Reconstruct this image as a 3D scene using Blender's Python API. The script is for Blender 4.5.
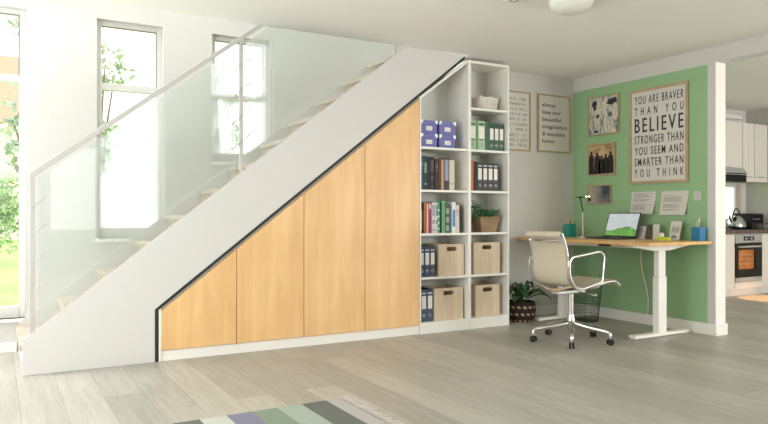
import bpy, bmesh, math, random
from mathutils import Vector, Matrix
R = math.radians
PI = math.pi
random.seed(7)
SC = bpy.context.scene
COL = SC.collection
for o in list(bpy.data.objects):
    bpy.data.objects.remove(o)

# ------------------------------------------------------------------ camera
cd = bpy.data.cameras.new('camera')
cam = bpy.data.objects.new('camera', cd)
COL.objects.link(cam)
cd.sensor_fit = 'HORIZONTAL'
cd.sensor_width = 36.0
cd.lens = 676.4 / 768 * 36.0
cd.shift_y = 2.0 / 768
cd.clip_start = 0.05
cam.location = (0, 0, 1.02)
cam.rotation_euler = (R(90), 0, -R(90 - 60.1))
SC.camera = cam

# ------------------------------------------------------------------ world, sun, area lights, exposure
W = bpy.data.worlds.new('world')
SC.world = W
W.use_nodes = True
bg = W.node_tree.nodes['Background']
bg.inputs[0].default_value = (0.975, 0.985, 0.985, 1)
bg.inputs[1].default_value = 2.3
SC.view_settings.view_transform = 'Standard'
SC.view_settings.look = 'None'
SC.view_settings.exposure = 0.0
SC.view_settings.gamma = 1.0
SC.view_settings.use_curve_mapping = False
SC.cycles.max_bounces = 10
SC.cycles.diffuse_bounces = 6
SC.cycles.transparent_max_bounces = 16
SC.cycles.sample_clamp_indirect = 6.0
SC.cycles.caustics_reflective = False
SC.cycles.caustics_refractive = False


def area(name, loc, rot, sx, sy, power, col=(1, 1, 1), spread=180):
    d = bpy.data.lights.new(name, 'AREA')
    d.shape = 'RECTANGLE'
    d.size = sx
    d.size_y = sy
    d.energy = power
    d.color = col
    d.spread = R(spread)
    o = bpy.data.objects.new(name, d)
    COL.objects.link(o)
    o.location = loc
    o.rotation_euler = rot
    return o


sd = bpy.data.lights.new('sun', 'SUN')
sd.energy = 1.3
sd.angle = R(2)
sd.color = (1, 0.96, 0.88)
sun = bpy.data.objects.new('sun', sd)
COL.objects.link(sun)
sun.rotation_euler = (R(42), 0, R(4))
# area lamps as daylight from unseen left and rear windows; the rest are added
area('daylight_left', (-1.22, 2.3, 1.2), (0, -R(90), 0), 2.0, 3.4, 73, (0.985, 0.985, 0.975))
area('daylight_rear', (1.16, -2.95, 1.45), (R(90), 0, 0), 0.7, 1.4, 13, (0.985, 0.985, 0.975))
area('added_light_stairwell', (1.0, 5.27, 4.9), (0, 0, 0), 5.0, 0.7, 118, (0.97, 0.98, 1.0))  # made-up overhead source added to brighten the stairwell
area('added_light_hall', (-1.22, 5.27, 1.6), (0, -R(90), 0), 2.4, 0.7, 32, (0.97, 0.98, 1.0))  # added at the hall end to lift the wall behind the glass
area('added_light_kitchen', (7.4, -2.8, 1.3), (R(90), 0, 0), 2.4, 2.0, 230, (1, 0.97, 0.94))  # unseen source added to light the kitchen


# ------------------------------------------------------------------ materials
def nt(name):
    m = bpy.data.materials.new(name)
    m.use_nodes = True
    t = m.node_tree
    b = t.nodes['Principled BSDF']
    return m, t, b


def N(t, kind, **kw):
    n = t.nodes.new(kind)
    for k, v in kw.items():
        setattr(n, k, v)
    return n


def mathn(t, op, a, b=None, c=None):
    n = t.nodes.new('ShaderNodeMath')
    n.operation = op
    for i, v in enumerate((a, b, c)):
        if v is None:
            continue
        if isinstance(v, (int, float)):
            n.inputs[i].default_value = v
        else:
            t.links.new(v, n.inputs[i])
    return n.outputs[0]


def mixc(t, fac, a, b, mode='MIX'):
    n = t.nodes.new('ShaderNodeMix')
    n.data_type = 'RGBA'
    n.blend_type = mode
    for i, v in ((0, fac), (6, a), (7, b)):
        if isinstance(v, (int, float)):
            n.inputs[i].default_value = v
        elif isinstance(v, tuple):
            n.inputs[i].default_value = (v[0], v[1], v[2], 1)
        else:
            t.links.new(v, n.inputs[i])
    return n.outputs[2]


def srgb(r, g, b):
    def f(c):
        c /= 255.0
        return c / 12.92 if c <= 0.04045 else ((c + 0.055) / 1.055) ** 2.4
    return (f(r), f(g), f(b))


def mat(name, rgb, rough=0.5, metal=0.0, var=0.04, scale=18.0, bump=0.0, spec=0.5, stretch=(1, 1, 1), emit=0.0):
    m, t, b = nt(name)
    c = srgb(*rgb)
    tc = N(t, 'ShaderNodeTexCoord')
    mp = N(t, 'ShaderNodeMapping')
    mp.inputs['Scale'].default_value = stretch
    t.links.new(tc.outputs['Object'], mp.inputs[0])
    nz = N(t, 'ShaderNodeTexNoise')
    nz.inputs['Scale'].default_value = scale
    nz.inputs['Detail'].default_value = 3
    t.links.new(mp.outputs[0], nz.inputs['Vector'])
    out = mixc(t, nz.outputs[0], tuple(x * (1 - var) for x in c), tuple(min(1, x * (1 + var)) for x in c))
    t.links.new(out, b.inputs['Base Color'])
    b.inputs['Roughness'].default_value = rough
    b.inputs['Metallic'].default_value = metal
    b.inputs['Specular IOR Level'].default_value = spec
    if bump:
        bp = N(t, 'ShaderNodeBump')
        bp.inputs['Strength'].default_value = bump
        bp.inputs['Distance'].default_value = 0.01
        t.links.new(nz.outputs[0], bp.inputs['Height'])
        t.links.new(bp.outputs[0], b.inputs['Normal'])
    if emit:
        b.inputs['Emission Color'].default_value = (c[0], c[1], c[2], 1)
        b.inputs['Emission Strength'].default_value = emit
    return m


def wood(name, light, dark, grain=(9, 9, 0.7), rough=0.4, contrast=0.5, scale=3.0):
    m, t, b = nt(name)
    tc = N(t, 'ShaderNodeTexCoord')
    mp = N(t, 'ShaderNodeMapping')
    mp.inputs['Scale'].default_value = grain
    t.links.new(tc.outputs['Object'], mp.inputs[0])
    n1 = N(t, 'ShaderNodeTexNoise')
    n1.inputs['Scale'].default_value = scale
    n1.inputs['Detail'].default_value = 6
    n1.inputs['Distortion'].default_value = 0.6
    t.links.new(mp.outputs[0], n1.inputs['Vector'])
    n2 = N(t, 'ShaderNodeTexNoise')
    n2.inputs['Scale'].default_value = 2.2
    n2.inputs['Detail'].default_value = 2
    t.links.new(tc.outputs['Object'], n2.inputs['Vector'])
    f = mathn(t, 'ADD', mathn(t, 'MULTIPLY', n1.outputs[0], 0.7), mathn(t, 'MULTIPLY', n2.outputs[0], 0.3))
    rp = N(t, 'ShaderNodeValToRGB')
    rp.color_ramp.elements[0].position = 0.5 - contrast * 0.4
    rp.color_ramp.elements[1].position = 0.5 + contrast * 0.4
    rp.color_ramp.elements[0].color = (*srgb(*dark), 1)
    rp.color_ramp.elements[1].color = (*srgb(*light), 1)
    t.links.new(f, rp.inputs[0])
    t.links.new(rp.outputs[0], b.inputs['Base Color'])
    b.inputs['Roughness'].default_value = rough
    return m


def floor_mat():
    m, t, b = nt('pale_oak_planks')
    tc = N(t, 'ShaderNodeTexCoord')
    sp = N(t, 'ShaderNodeSeparateXYZ')
    t.links.new(tc.outputs['Object'], sp.inputs[0])
    x, y = sp.outputs[0], sp.outputs[1]
    u = mathn(t, 'DIVIDE', mathn(t, 'ADD', x, 20 * 0.207 - 0.113), 0.207)
    row = mathn(t, 'FLOOR', u)
    fu = mathn(t, 'FRACT', u)
    wn = N(t, 'ShaderNodeTexWhiteNoise', noise_dimensions='1D')
    t.links.new(row, wn.inputs['W'])
    v = mathn(t, 'ADD', mathn(t, 'DIVIDE', mathn(t, 'ADD', y, 10), 2.2), mathn(t, 'MULTIPLY', wn.outputs[0], 7.3))
    colm = mathn(t, 'FLOOR', v)
    fv = mathn(t, 'FRACT', v)
    cb = N(t, 'ShaderNodeCombineXYZ')
    t.links.new(row, cb.inputs[0])
    t.links.new(colm, cb.inputs[1])
    w2 = N(t, 'ShaderNodeTexWhiteNoise', noise_dimensions='3D')
    t.links.new(cb.outputs[0], w2.inputs['Vector'])
    # seam masks
    su = mathn(t, 'LESS_THAN', mathn(t, 'MINIMUM', fu, mathn(t, 'SUBTRACT', 1, fu)), 0.008)
    sv = mathn(t, 'LESS_THAN', mathn(t, 'MINIMUM', fv, mathn(t, 'SUBTRACT', 1, fv)), 0.0008)
    seam = mathn(t, 'MAXIMUM', su, sv)
    # grain
    cg = N(t, 'ShaderNodeCombineXYZ')
    t.links.new(mathn(t, 'MULTIPLY', x, 14), cg.inputs[0])
    t.links.new(mathn(t, 'MULTIPLY', y, 1.1), cg.inputs[1])
    t.links.new(mathn(t, 'MULTIPLY', w2.outputs[0], 31), cg.inputs[2])
    g = N(t, 'ShaderNodeTexNoise')
    g.inputs['Scale'].default_value = 2.0
    g.inputs['Detail'].default_value = 8
    g.inputs['Roughness'].default_value = 0.6
    g.inputs['Distortion'].default_value = 0.9
    t.links.new(cg.outputs[0], g.inputs['Vector'])
    rp = N(t, 'ShaderNodeValToRGB')
    rp.color_ramp.elements[0].position = 0.32
    rp.color_ramp.elements[1].position = 0.66
    rp.color_ramp.elements[0].color = (*srgb(168, 165, 153), 1)
    rp.color_ramp.elements[1].color = (*srgb(187, 184, 174), 1)
    t.links.new(g.outputs[0], rp.inputs[0])
    tone = mathn(t, 'ADD', mathn(t, 'MULTIPLY', w2.outputs[0], 0.27), 0.82)
    cc = N(t, 'ShaderNodeCombineXYZ')
    for i in range(3):
        t.links.new(tone, cc.inputs[i])
    c1 = mixc(t, 1.0, rp.outputs[0], cc.outputs[0], 'MULTIPLY')
    # knots
    cv = N(t, 'ShaderNodeCombineXYZ')
    t.links.new(mathn(t, 'MULTIPLY', x, 2.4), cv.inputs[0])
    t.links.new(mathn(t, 'MULTIPLY', y, 1.0), cv.inputs[1])
    vo = N(t, 'ShaderNodeTexVoronoi')
    vo.inputs['Scale'].default_value = 1.3
    t.links.new(cv.outputs[0], vo.inputs['Vector'])
    kn = mathn(t, 'SUBTRACT', 1, mathn(t, 'MINIMUM', mathn(t, 'MULTIPLY', vo.outputs['Distance'], 28), 1))
    c2 = mixc(t, mathn(t, 'MULTIPLY', kn, 0.5), c1, srgb(140, 122, 100))
    c3 = mixc(t, mathn(t, 'MULTIPLY', seam, 0.6), c2, srgb(125, 112, 95))
    t.links.new(c3, b.inputs['Base Color'])
    b.inputs['Roughness'].default_value = 0.42
    b.inputs['Specular IOR Level'].default_value = 0.4
    bp = N(t, 'ShaderNodeBump')
    bp.inputs['Strength'].default_value = 0.25
    bp.inputs['Distance'].default_value = 0.004
    t.links.new(mathn(t, 'SUBTRACT', mathn(t, 'MULTIPLY', g.outputs[0], 0.3), seam), bp.inputs['Height'])
    t.links.new(bp.outputs[0], b.inputs['Normal'])
    return m


def glass_mat(name, tint, frost=0.06, refl=0.12, rough=0.02, blur=0.0):
    """thin architectural glass: tinted transparency, a little haze in the pane and fresnel reflection"""
    m = bpy.data.materials.new(name)
    m.use_nodes = True
    t = m.node_tree
    t.nodes.clear()
    out = N(t, 'ShaderNodeOutputMaterial')
    tr = N(t, 'ShaderNodeBsdfTransparent')
    tr.inputs[0].default_value = (*tint, 1)
    df = N(t, 'ShaderNodeBsdfDiffuse')
    df.inputs[0].default_value = (tint[0] * 0.9, tint[1] * 0.92, tint[2] * 0.9, 1)
    gl = N(t, 'ShaderNodeBsdfGlossy')
    gl.inputs['Roughness'].default_value = rough
    m1 = N(t, 'ShaderNodeMixShader')
    m1.inputs[0].default_value = frost
    if blur:
        rf = N(t, 'ShaderNodeBsdfRefraction')
        rf.inputs['Color'].default_value = (*tint, 1)
        rf.inputs['IOR'].default_value = 1.12
        rf.inputs['Roughness'].default_value = 0.2
        m0 = N(t, 'ShaderNodeMixShader')
        m0.inputs[0].default_value = blur
        t.links.new(tr.outputs[0], m0.inputs[1])
        t.links.new(rf.outputs[0], m0.inputs[2])
        t.links.new(m0.outputs[0], m1.inputs[1])
    else:
        t.links.new(tr.outputs[0], m1.inputs[1])
    t.links.new(df.outputs[0], m1.inputs[2])
    fr = N(t, 'ShaderNodeLayerWeight')
    fr.inputs[0].default_value = 0.35
    m2 = N(t, 'ShaderNodeMixShader')
    t.links.new(mathn(t, 'MULTIPLY', fr.outputs['Fresnel'], refl * 4), m2.inputs[0])
    t.links.new(m1.outputs[0], m2.inputs[1])
    t.links.new(gl.outputs[0], m2.inputs[2])
    t.links.new(m2.outputs[0], out.inputs[0])
    return m


def noise_art(name, stops, scale=4, stretch=(1, 1, 1), detail=5, dist=0.5):
    m, t, b = nt(name)
    tc = N(t, 'ShaderNodeTexCoord')
    mp = N(t, 'ShaderNodeMapping')
    mp.inputs['Scale'].default_value = stretch
    t.links.new(tc.outputs['Object'], mp.inputs[0])
    nz = N(t, 'ShaderNodeTexNoise')
    nz.inputs['Scale'].default_value = scale
    nz.inputs['Detail'].default_value = detail
    nz.inputs['Distortion'].default_value = dist
    t.links.new(mp.outputs[0], nz.inputs['Vector'])
    rp = N(t, 'ShaderNodeValToRGB')
    while len(rp.color_ramp.elements) < len(stops):
        rp.color_ramp.elements.new(0.5)
    for e, (p, c) in zip(rp.color_ramp.elements, stops):
        e.position = p
        e.color = (*srgb(*c), 1)
    t.links.new(nz.outputs[0], rp.inputs[0])
    t.links.new(rp.outputs[0], b.inputs['Base Color'])
    b.inputs['Roughness'].default_value = 0.6
    return m


def screen_mat():
    """laptop wallpaper: pale sky over green leaf-like hills, lit by the display"""
    m, t, b = nt('laptop_display')
    tc = N(t, 'ShaderNodeTexCoord')
    sp = N(t, 'ShaderNodeSeparateXYZ')
    t.links.new(tc.outputs['Object'], sp.inputs[0])
    x, z = sp.outputs[0], sp.outputs[2]
    nz = N(t, 'ShaderNodeTexNoise')
    nz.inputs['Scale'].default_value = 14
    nz.inputs['Distortion'].default_value = 1.5
    t.links.new(tc.outputs['Object'], nz.inputs['Vector'])
    wv = mathn(t, 'MULTIPLY', mathn(t, 'SINE', mathn(t, 'ADD', mathn(t, 'MULTIPLY', x, 17), 0.6)), 0.018)
    edge = mathn(t, 'ADD', 0.092, wv)
    hill = mathn(t, 'LESS_THAN', mathn(t, 'ADD', z, mathn(t, 'MULTIPLY', nz.outputs[0], 0.03)), edge)
    green = mixc(t, mathn(t, 'MULTIPLY', nz.outputs[0], 1.3), srgb(8, 70, 16), srgb(140, 215, 100))
    sky = mixc(t, nz.outputs[0], srgb(190, 200, 200), srgb(240, 244, 244))
    c = mixc(t, hill, sky, green)
    b.inputs['Base Color'].default_value = (0.02, 0.02, 0.02, 1)
    t.links.new(c, b.inputs['Emission Color'])
    b.inputs['Emission Strength'].default_value = 0.75
    b.inputs['Roughness'].default_value = 0.3
    return m


def stripes_mat(name, bounds, cols):
    m, t, b = nt(name)
    tc = N(t, 'ShaderNodeTexCoord')
    sp = N(t, 'ShaderNodeSeparateXYZ')
    t.links.new(tc.outputs['Object'], sp.inputs[0])
    x = sp.outputs[0]
    c = srgb(*cols[0])
    for bd, cl in zip(bounds, cols[1:]):
        f = mathn(t, 'GREATER_THAN', x, bd)
        c = mixc(t, f, c, srgb(*cl))
    nz = N(t, 'ShaderNodeTexNoise')
    nz.inputs['Scale'].default_value = 160
    t.links.new(tc.outputs['Object'], nz.inputs['Vector'])
    c = mixc(t, mathn(t, 'MULTIPLY', nz.outputs[0], 0.25), c, srgb(90, 90, 85))
    t.links.new(c, b.inputs['Base Color'])
    bp = N(t, 'ShaderNodeBump')
    bp.inputs['Strength'].default_value = 0.5
    bp.inputs['Distance'].default_value = 0.004
    t.links.new(nz.outputs[0], bp.inputs['Height'])
    t.links.new(bp.outputs[0], b.inputs['Normal'])
    b.inputs['Roughness'].default_value = 0.95
    return m


def woven_mat():
    m, t, b = nt('woven_pattern_basket')
    tc = N(t, 'ShaderNodeTexCoord')
    sp = N(t, 'ShaderNodeSeparateXYZ')
    t.links.new(tc.outputs['Object'], sp.inputs[0])
    x, y, z = sp.outputs
    ang = mathn(t, 'ARCTAN2', y, x)
    band = mathn(t, 'GREATER_THAN', mathn(t, 'SINE', mathn(t, 'ADD', mathn(t, 'MULTIPLY', z, 95), 0.6)), 0.45)
    tri = mathn(t, 'GREATER_THAN', mathn(t, 'SINE', mathn(t, 'ADD', mathn(t, 'MULTIPLY', ang, 16), mathn(t, 'MULTIPLY', z, 60))), -0.1)
    wv = mathn(t, 'MULTIPLY', mathn(t, 'SINE', mathn(t, 'MULTIPLY', z, 420)), 0.5)
    f = mathn(t, 'MULTIPLY', mathn(t, 'MULTIPLY', band, tri), 0.8)
    c = mixc(t, f, srgb(46, 30, 26), srgb(190, 165, 140))
    t.links.new(c, b.inputs['Base Color'])
    bp = N(t, 'ShaderNodeBump')
    bp.inputs['Strength'].default_value = 0.6
    bp.inputs['Distance'].default_value = 0.006
    t.links.new(wv, bp.inputs['Height'])
    t.links.new(bp.outputs[0], b.inputs['Normal'])
    b.inputs['Roughness'].default_value = 0.85
    return m


M = {}
M['wall'] = mat('white_wall_paint', (208, 207, 203), 0.85, var=0.01, scale=5)
M['ceiling'] = mat('ceiling_paint', (242, 241, 238), 0.9, var=0.01, scale=3)
M['green'] = mat('sage_green_paint', (150, 188, 142), 0.8, var=0.02, scale=4)
M['trim'] = mat('white_satin_trim', (238, 236, 230), 0.45, var=0.01)
M['floor'] = floor_mat()
M['frame'] = mat('window_frame_white', (214, 213, 208), 0.5, var=0.01)
M['black'] = mat('gap_shade_dark', (40, 44, 48), 0.7)
M['string'] = mat('white_lacquer_panel', (206, 205, 202), 0.5, var=0.008, scale=3)
M['step'] = wood('pale_ash_step', (204, 192, 174), (166, 150, 130), (0.8, 6, 6), 0.5, 0.5)
M['steel'] = mat('brushed_steel', (196, 196, 194), 0.35, 0.85, var=0.03)
M['rail'] = mat('white_metal_rail', (188, 187, 183), 0.4, 0.1)
M['glass'] = glass_mat('railing_glass', (0.955, 0.988, 0.970), 0.13, 0.12, blur=0.5)
M['pane'] = glass_mat('window_pane', (0.98, 0.99, 0.985), 0.0, 0.02)
M['maple'] = wood('maple_door', (236, 197, 141), (213, 167, 109), (5, 5, 0.55), 0.42, 0.6, 2.4)
M['maple_edge'] = mat('maple_edge_shadow_side', (150, 104, 56), 0.6)
M['carcass'] = mat('white_melamine', (232, 231, 224), 0.45, var=0.008)
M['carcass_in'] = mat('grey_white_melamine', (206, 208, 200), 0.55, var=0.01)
M['oak_top'] = wood('oak_worktop', (232, 192, 130), (206, 160, 98), (5, 0.6, 5), 0.4, 0.6)
M['white'] = mat('white_powder_coat', (238, 237, 232), 0.4, var=0.01)
M['chrome'] = mat('polished_aluminium', (222, 222, 222), 0.14, 1.0, var=0.01)
M['cream'] = mat('cream_mesh_fabric', (196, 190, 168), 0.8, var=0.05, scale=220, bump=0.15)
M['rubber'] = mat('black_rubber', (20, 20, 20), 0.5)
M['blackm'] = mat('black_plastic', (28, 28, 28), 0.4)
M['frame_wood'] = wood('light_wood_frame', (192, 170, 134), (168, 144, 108), (4, 4, 4), 0.5, 0.5)
M['paper'] = mat('white_paper', (212, 210, 202), 0.8, var=0.02)
M['ink'] = mat('dark_ink', (52, 54, 54), 0.8)
M['greyink'] = mat('grey_print', (140, 140, 136), 0.8)
M['leaf'] = mat('dark_green_leaf', (44, 84, 44), 0.45, var=0.35, scale=12)
M['herb'] = mat('herb_leaf', (52, 108, 60), 0.6, var=0.4, scale=40)
M['crate'] = wood('limed_wood_crate', (222, 206, 180), (188, 166, 138), (7, 7, 0.8), 0.7, 0.7)
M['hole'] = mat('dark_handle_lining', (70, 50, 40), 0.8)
M['planter'] = wood('rustic_planter_wood', (168, 142, 108), (112, 90, 66), (1.2, 5, 7), 0.8, 0.8)
M['soil'] = mat('potting_soil', (50, 36, 28), 0.95, var=0.3, scale=60, bump=0.5)
M['woven'] = woven_mat()
M['bluebox'] = mat('periwinkle_card_box', (112, 117, 174), 0.7, var=0.03)
M['metalc'] = mat('white_metal_corner', (236, 236, 232), 0.35, 0.1)
M['basket'] = mat('white_woven_wicker', (224, 220, 210), 0.8, var=0.25, scale=60, bump=0.6)
M['teal'] = mat('teal_card_cup', (38, 142, 124), 0.6)
M['bluecup'] = mat('blue_card_cup', (40, 118, 160), 0.6)
M['lime'] = mat('lime_plastic', (206, 222, 60), 0.4)
M['stainless'] = mat('stainless_steel', (176, 178, 174), 0.45, 0.1, var=0.04)
M['kcab'] = mat('kitchen_cabinet_white', (228, 224, 216), 0.5, var=0.01)
M['kstone'] = noise_art('dark_speckled_worktop', [(0.3, (52, 44, 38)), (0.55, (110, 96, 84)), (0.75, (150, 136, 122))], 22, (1, 3, 3))
M['ovglass'] = mat('oven_black_glass', (22, 22, 22), 0.12)
M['ovlit'] = mat('lit_oven_cavity', (170, 104, 48), 0.5, var=0.95, scale=9, emit=0.25)
M['bulb'] = mat('glowing_lamp', (255, 244, 225), 0.4, emit=2.5)
M['dome'] = mat('opal_glass_shade', (226, 228, 220), 0.35, var=0.01)
M['terra'] = mat('terracotta_roof', (196, 162, 148), 0.8)
M['hwall'] = mat('house_render', (222, 206, 196), 0.8)
M['lawn'] = mat('lawn_grass', (168, 218, 120), 0.9, var=0.22, scale=1.2)
M['foliage'] = mat('garden_leaves', (172, 184, 156), 0.8, var=0.35, scale=3)
M['foliage2'] = mat('pale_garden_leaves', (180, 190, 176), 0.8, var=0.3, scale=3)
M['bark'] = mat('tree_bark', (130, 112, 92), 0.9, var=0.2)
M['laptop'] = mat('dark_grey_laptop_shell', (66, 66, 68), 0.4, 0.3)
M['display'] = screen_mat()
M['keys'] = mat('black_keys', (34, 34, 36), 0.6)
M['olive'] = mat('olive_oil_bottle_glass', (120, 124, 40), 0.2)
M['fringe'] = mat('off_white_fringe_yarn', (196, 188, 180), 0.95, var=0.1)
M['tan'] = mat('tan_window_lining', (200, 178, 160), 0.6)
M['blackcab'] = mat('black_gloss_appliance', (22, 23, 26), 0.45, spec=0.25)


def cmat(rgb, rough=0.6):
    k = 'c%d_%d_%d' % tuple(rgb)
    if k not in M:
        M[k] = mat('cover_%d_%d_%d' % tuple(rgb), rgb, rough, var=0.08, scale=30)
    return M[k]


# ------------------------------------------------------------------ mesh building helpers
class MB:
    def __init__(s):
        s.bm = bmesh.new()

    def box(s, x0, y0, z0, x1, y1, z1, M4=None):
        vs = [s.bm.verts.new(Vector((x, y, z)) if M4 is None else M4 @ Vector((x, y, z)))
              for x in (x0, x1) for y in (y0, y1) for z in (z0, z1)]
        for f in ((0, 1, 3, 2), (4, 6, 7, 5), (0, 4, 5, 1), (2, 3, 7, 6), (0, 2, 6, 4), (1, 5, 7, 3)):
            s.bm.faces.new([vs[i] for i in f])
        return s

    def prism(s, pts, a0, a1, axis='y'):
        """pts: 2-D outline; extruded from a0 to a1 along the axis (y: pts are x,z; x: pts are y,z; z: pts are x,y)"""
        def mk(p, a):
            if axis == 'y':
                return (p[0], a, p[1])
            if axis == 'x':
                return (a, p[0], p[1])
            return (p[0], p[1], a)
        A = [s.bm.verts.new(mk(p, a0)) for p in pts]
        B = [s.bm.verts.new(mk(p, a1)) for p in pts]
        n = len(pts)
        s.bm.faces.new(A)
        s.bm.faces.new(B[::-1])
        for i in range(n):
            j = (i + 1) % n
            s.bm.faces.new((A[j], A[i], B[i], B[j]))
        return s

    def lathe(s, prof, n=28, c=(0, 0), M4=None):
        rings = []
        for r, z in prof:
            ring = []
            if r < 1e-6:
                p = Vector((c[0], c[1], z))
                ring = [s.bm.verts.new(M4 @ p if M4 else p)]
            else:
                for k in range(n):
                    a = 2 * PI * k / n
                    p = Vector((c[0] + r * math.cos(a), c[1] + r * math.sin(a), z))
                    ring.append(s.bm.verts.new(M4 @ p if M4 else p))
            rings.append(ring)
        for a, b in zip(rings, rings[1:]):
            for k in range(n):
                k2 = (k + 1) % n
                if len(a) == 1 and len(b) == 1:
                    continue
                if len(a) == 1:
                    s.bm.faces.new((a[0], b[k2], b[k]))
                elif len(b) == 1:
                    s.bm.faces.new((a[k], a[k2], b[0]))
                else:
                    s.bm.faces.new((a[k], a[k2], b[k2], b[k]))
        return s

    def tube(s, pts, r, n=8, closed=False, flat=1.0, caps=True):
        """r: a radius or one per point; flat squashes across the second axis"""
        P = [Vector(p) for p in pts]
        m = len(P)
        rr = r if isinstance(r, (list, tuple)) else [r] * m
        up = Vector((0, 0, 1))
        rings = []
        prev = None
        for i in range(m):
            if closed:
                d = P[(i + 1) % m] - P[i - 1]
            else:
                d = P[min(i + 1, m - 1)] - P[max(i - 1, 0)]
            if d.length < 1e-9:
                d = Vector((0, 0, 1))
            d.normalize()
            if prev is None:
                a = up if abs(d.z) < 0.9 else Vector((1, 0, 0))
                u = d.cross(a).normalized()
            else:
                u = (prev - d * prev.dot(d))
                u = u.normalized() if u.length > 1e-6 else d.orthogonal().normalized()
            prev = u
            v = d.cross(u)
            rings.append([s.bm.verts.new(P[i] + u * rr[i] * math.cos(2 * PI * k / n) * flat + v * rr[i] * math.sin(2 * PI * k / n)) for k in range(n)])
        pairs = list(zip(rings, rings[1:]))
        if closed:
            pairs.append((rings[-1], rings[0]))
        for a, b in pairs:
            for k in range(n):
                k2 = (k + 1) % n
                s.bm.faces.new((a[k], a[k2], b[k2], b[k]))
        if caps and not closed:
            s.bm.faces.new(rings[0][::-1])
            s.bm.faces.new(rings[-1])
        return s

    def cyl(s, p0, p1, r, n=16, r1=None):
        return s.tube([p0, p1], [r, r if r1 is None else r1], n)

    def grid(s, f, nu, nv, thick=0.0):
        """surface f(u,v) -> point, u,v in 0..1; given a thickness it becomes a closed sheet"""
        V = [[s.bm.verts.new(f(i / nu, j / nv)) for j in range(nv + 1)] for i in range(nu + 1)]
        fs = []
        for i in range(nu):
            for j in range(nv):
                fs.append(s.bm.faces.new((V[i][j], V[i + 1][j], V[i + 1][j + 1], V[i][j + 1])))
        if thick:
            s.bm.normal_update()
            nn = {v: v.normal.copy() for r_ in V for v in r_}
            V2 = [[s.bm.verts.new(v.co + nn[v] * thick) for v in r_] for r_ in V]
            for i in range(nu):
                for j in range(nv):
                    s.bm.faces.new((V2[i][j], V2[i][j + 1], V2[i + 1][j + 1], V2[i + 1][j]))
            edge = [(i, 0) for i in range(nu)] + [(nu, j) for j in range(nv)] + [(i, nv) for i in range(nu, 0, -1)] + [(0, j) for j in range(nv, 0, -1)]
            for k in range(len(edge)):
                a, b = edge[k], edge[(k + 1) % len(edge)]
                s.bm.faces.new((V[b[0]][b[1]], V[a[0]][a[1]], V2[a[0]][a[1]], V2[b[0]][b[1]]))
        return s

    def build(s, name, m, parent=None, bev=0.0, smooth=True, loc=None, seg=2):
        me = bpy.data.meshes.new(name)
        bmesh.ops.recalc_face_normals(s.bm, faces=s.bm.faces)
        s.bm.to_mesh(me)
        s.bm.free()
        o = bpy.data.objects.new(name, me)
        COL.objects.link(o)
        me.materials.append(m)
        if smooth:
            for p in me.polygons:
                p.use_smooth = True
            me.set_sharp_from_angle(angle=R(40))
        if bev:
            b = o.modifiers.new('bevel', 'BEVEL')
            b.width = bev
            b.segments = seg
            b.limit_method = 'ANGLE'
            b.angle_limit = R(40)
        if parent is not None:
            o.parent = parent
        if loc is not None:
            o.location = loc
        return o


def tag(o, label=None, cat=None, group=None, kind=None):
    if label:
        o['label'] = label
    if cat:
        o['category'] = cat
    if group:
        o['group'] = group
    if kind:
        o['kind'] = kind
    return o


def thing(name, label, cat, loc=(0, 0, 0), rz=0.0, group=None):
    o = bpy.data.objects.new(name, None)
    o.empty_display_size = 0.1
    COL.objects.link(o)
    o.location = loc
    o.rotation_euler = (0, 0, rz)
    return tag(o, label, cat, group)


def struct(name, mb, m, **kw):
    o = mb.build(name, m, **kw)
    o['kind'] = 'structure'
    return o


def dup(root, loc, label, rz=None, group=None):
    r = root.copy()
    COL.objects.link(r)
    r.location = loc
    r['label'] = label
    if group:
        r['group'] = group
    if rz is not None:
        r.rotation_euler = (0, 0, rz)
    for ch in [c for c in bpy.data.objects if c.parent == root]:
        c = ch.copy()
        COL.objects.link(c)
        c.parent = r
        for g in [q for q in bpy.data.objects if q.parent == ch]:
            d = g.copy()
            COL.objects.link(d)
            d.parent = c
    return r


def text_obj(name, s_, m, parent, x0, x1, z0, z1, y, bold=0.0, natural=False, space=1.0, thick=0.0):
    """lettering as thin raised mesh, fitted to a box in the local x-z plane, facing -y"""
    cu = bpy.data.curves.new(name, 'FONT')
    cu.body = s_
    cu.size = 1.0
    cu.offset = bold
    cu.space_character = space
    cu.resolution_u = 3
    to = bpy.data.objects.new(name, cu)
    COL.objects.link(to)
    dg = bpy.context.evaluated_depsgraph_get()
    me = bpy.data.meshes.new_from_object(to.evaluated_get(dg))
    bpy.data.objects.remove(to)
    if thick:
        bm = bmesh.new()
        for k in (-1, 0, 1):
            n0 = len(bm.verts)
            bm.from_mesh(me)
            bm.verts.ensure_lookup_table()
            for v in bm.verts[n0:]:
                v.co.x += k * thick
                v.co.z = k * 0.0002
        bm.to_mesh(me)
        bm.free()
    xs = [v.co.x for v in me.vertices]
    ys = [v.co.y for v in me.vertices]
    ax, bx, ay, by = min(xs), max(xs), min(ys), max(ys)
    sx = (x1 - x0) / (bx - ax)
    if natural:
        sz = (z1 - z0) / 0.72
        ay = 0.0
    else:
        sz = (z1 - z0) / (by - ay)
    for v in me.vertices:
        v.co = Vector((x0 + (v.co.x - ax) * sx, y + v.co.z, z0 + (v.co.y - ay) * sz))
    o = bpy.data.objects.new(name, me)
    COL.objects.link(o)
    me.materials.clear()
    me.materials.append(m)
    o.parent = parent
    return o


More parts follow.
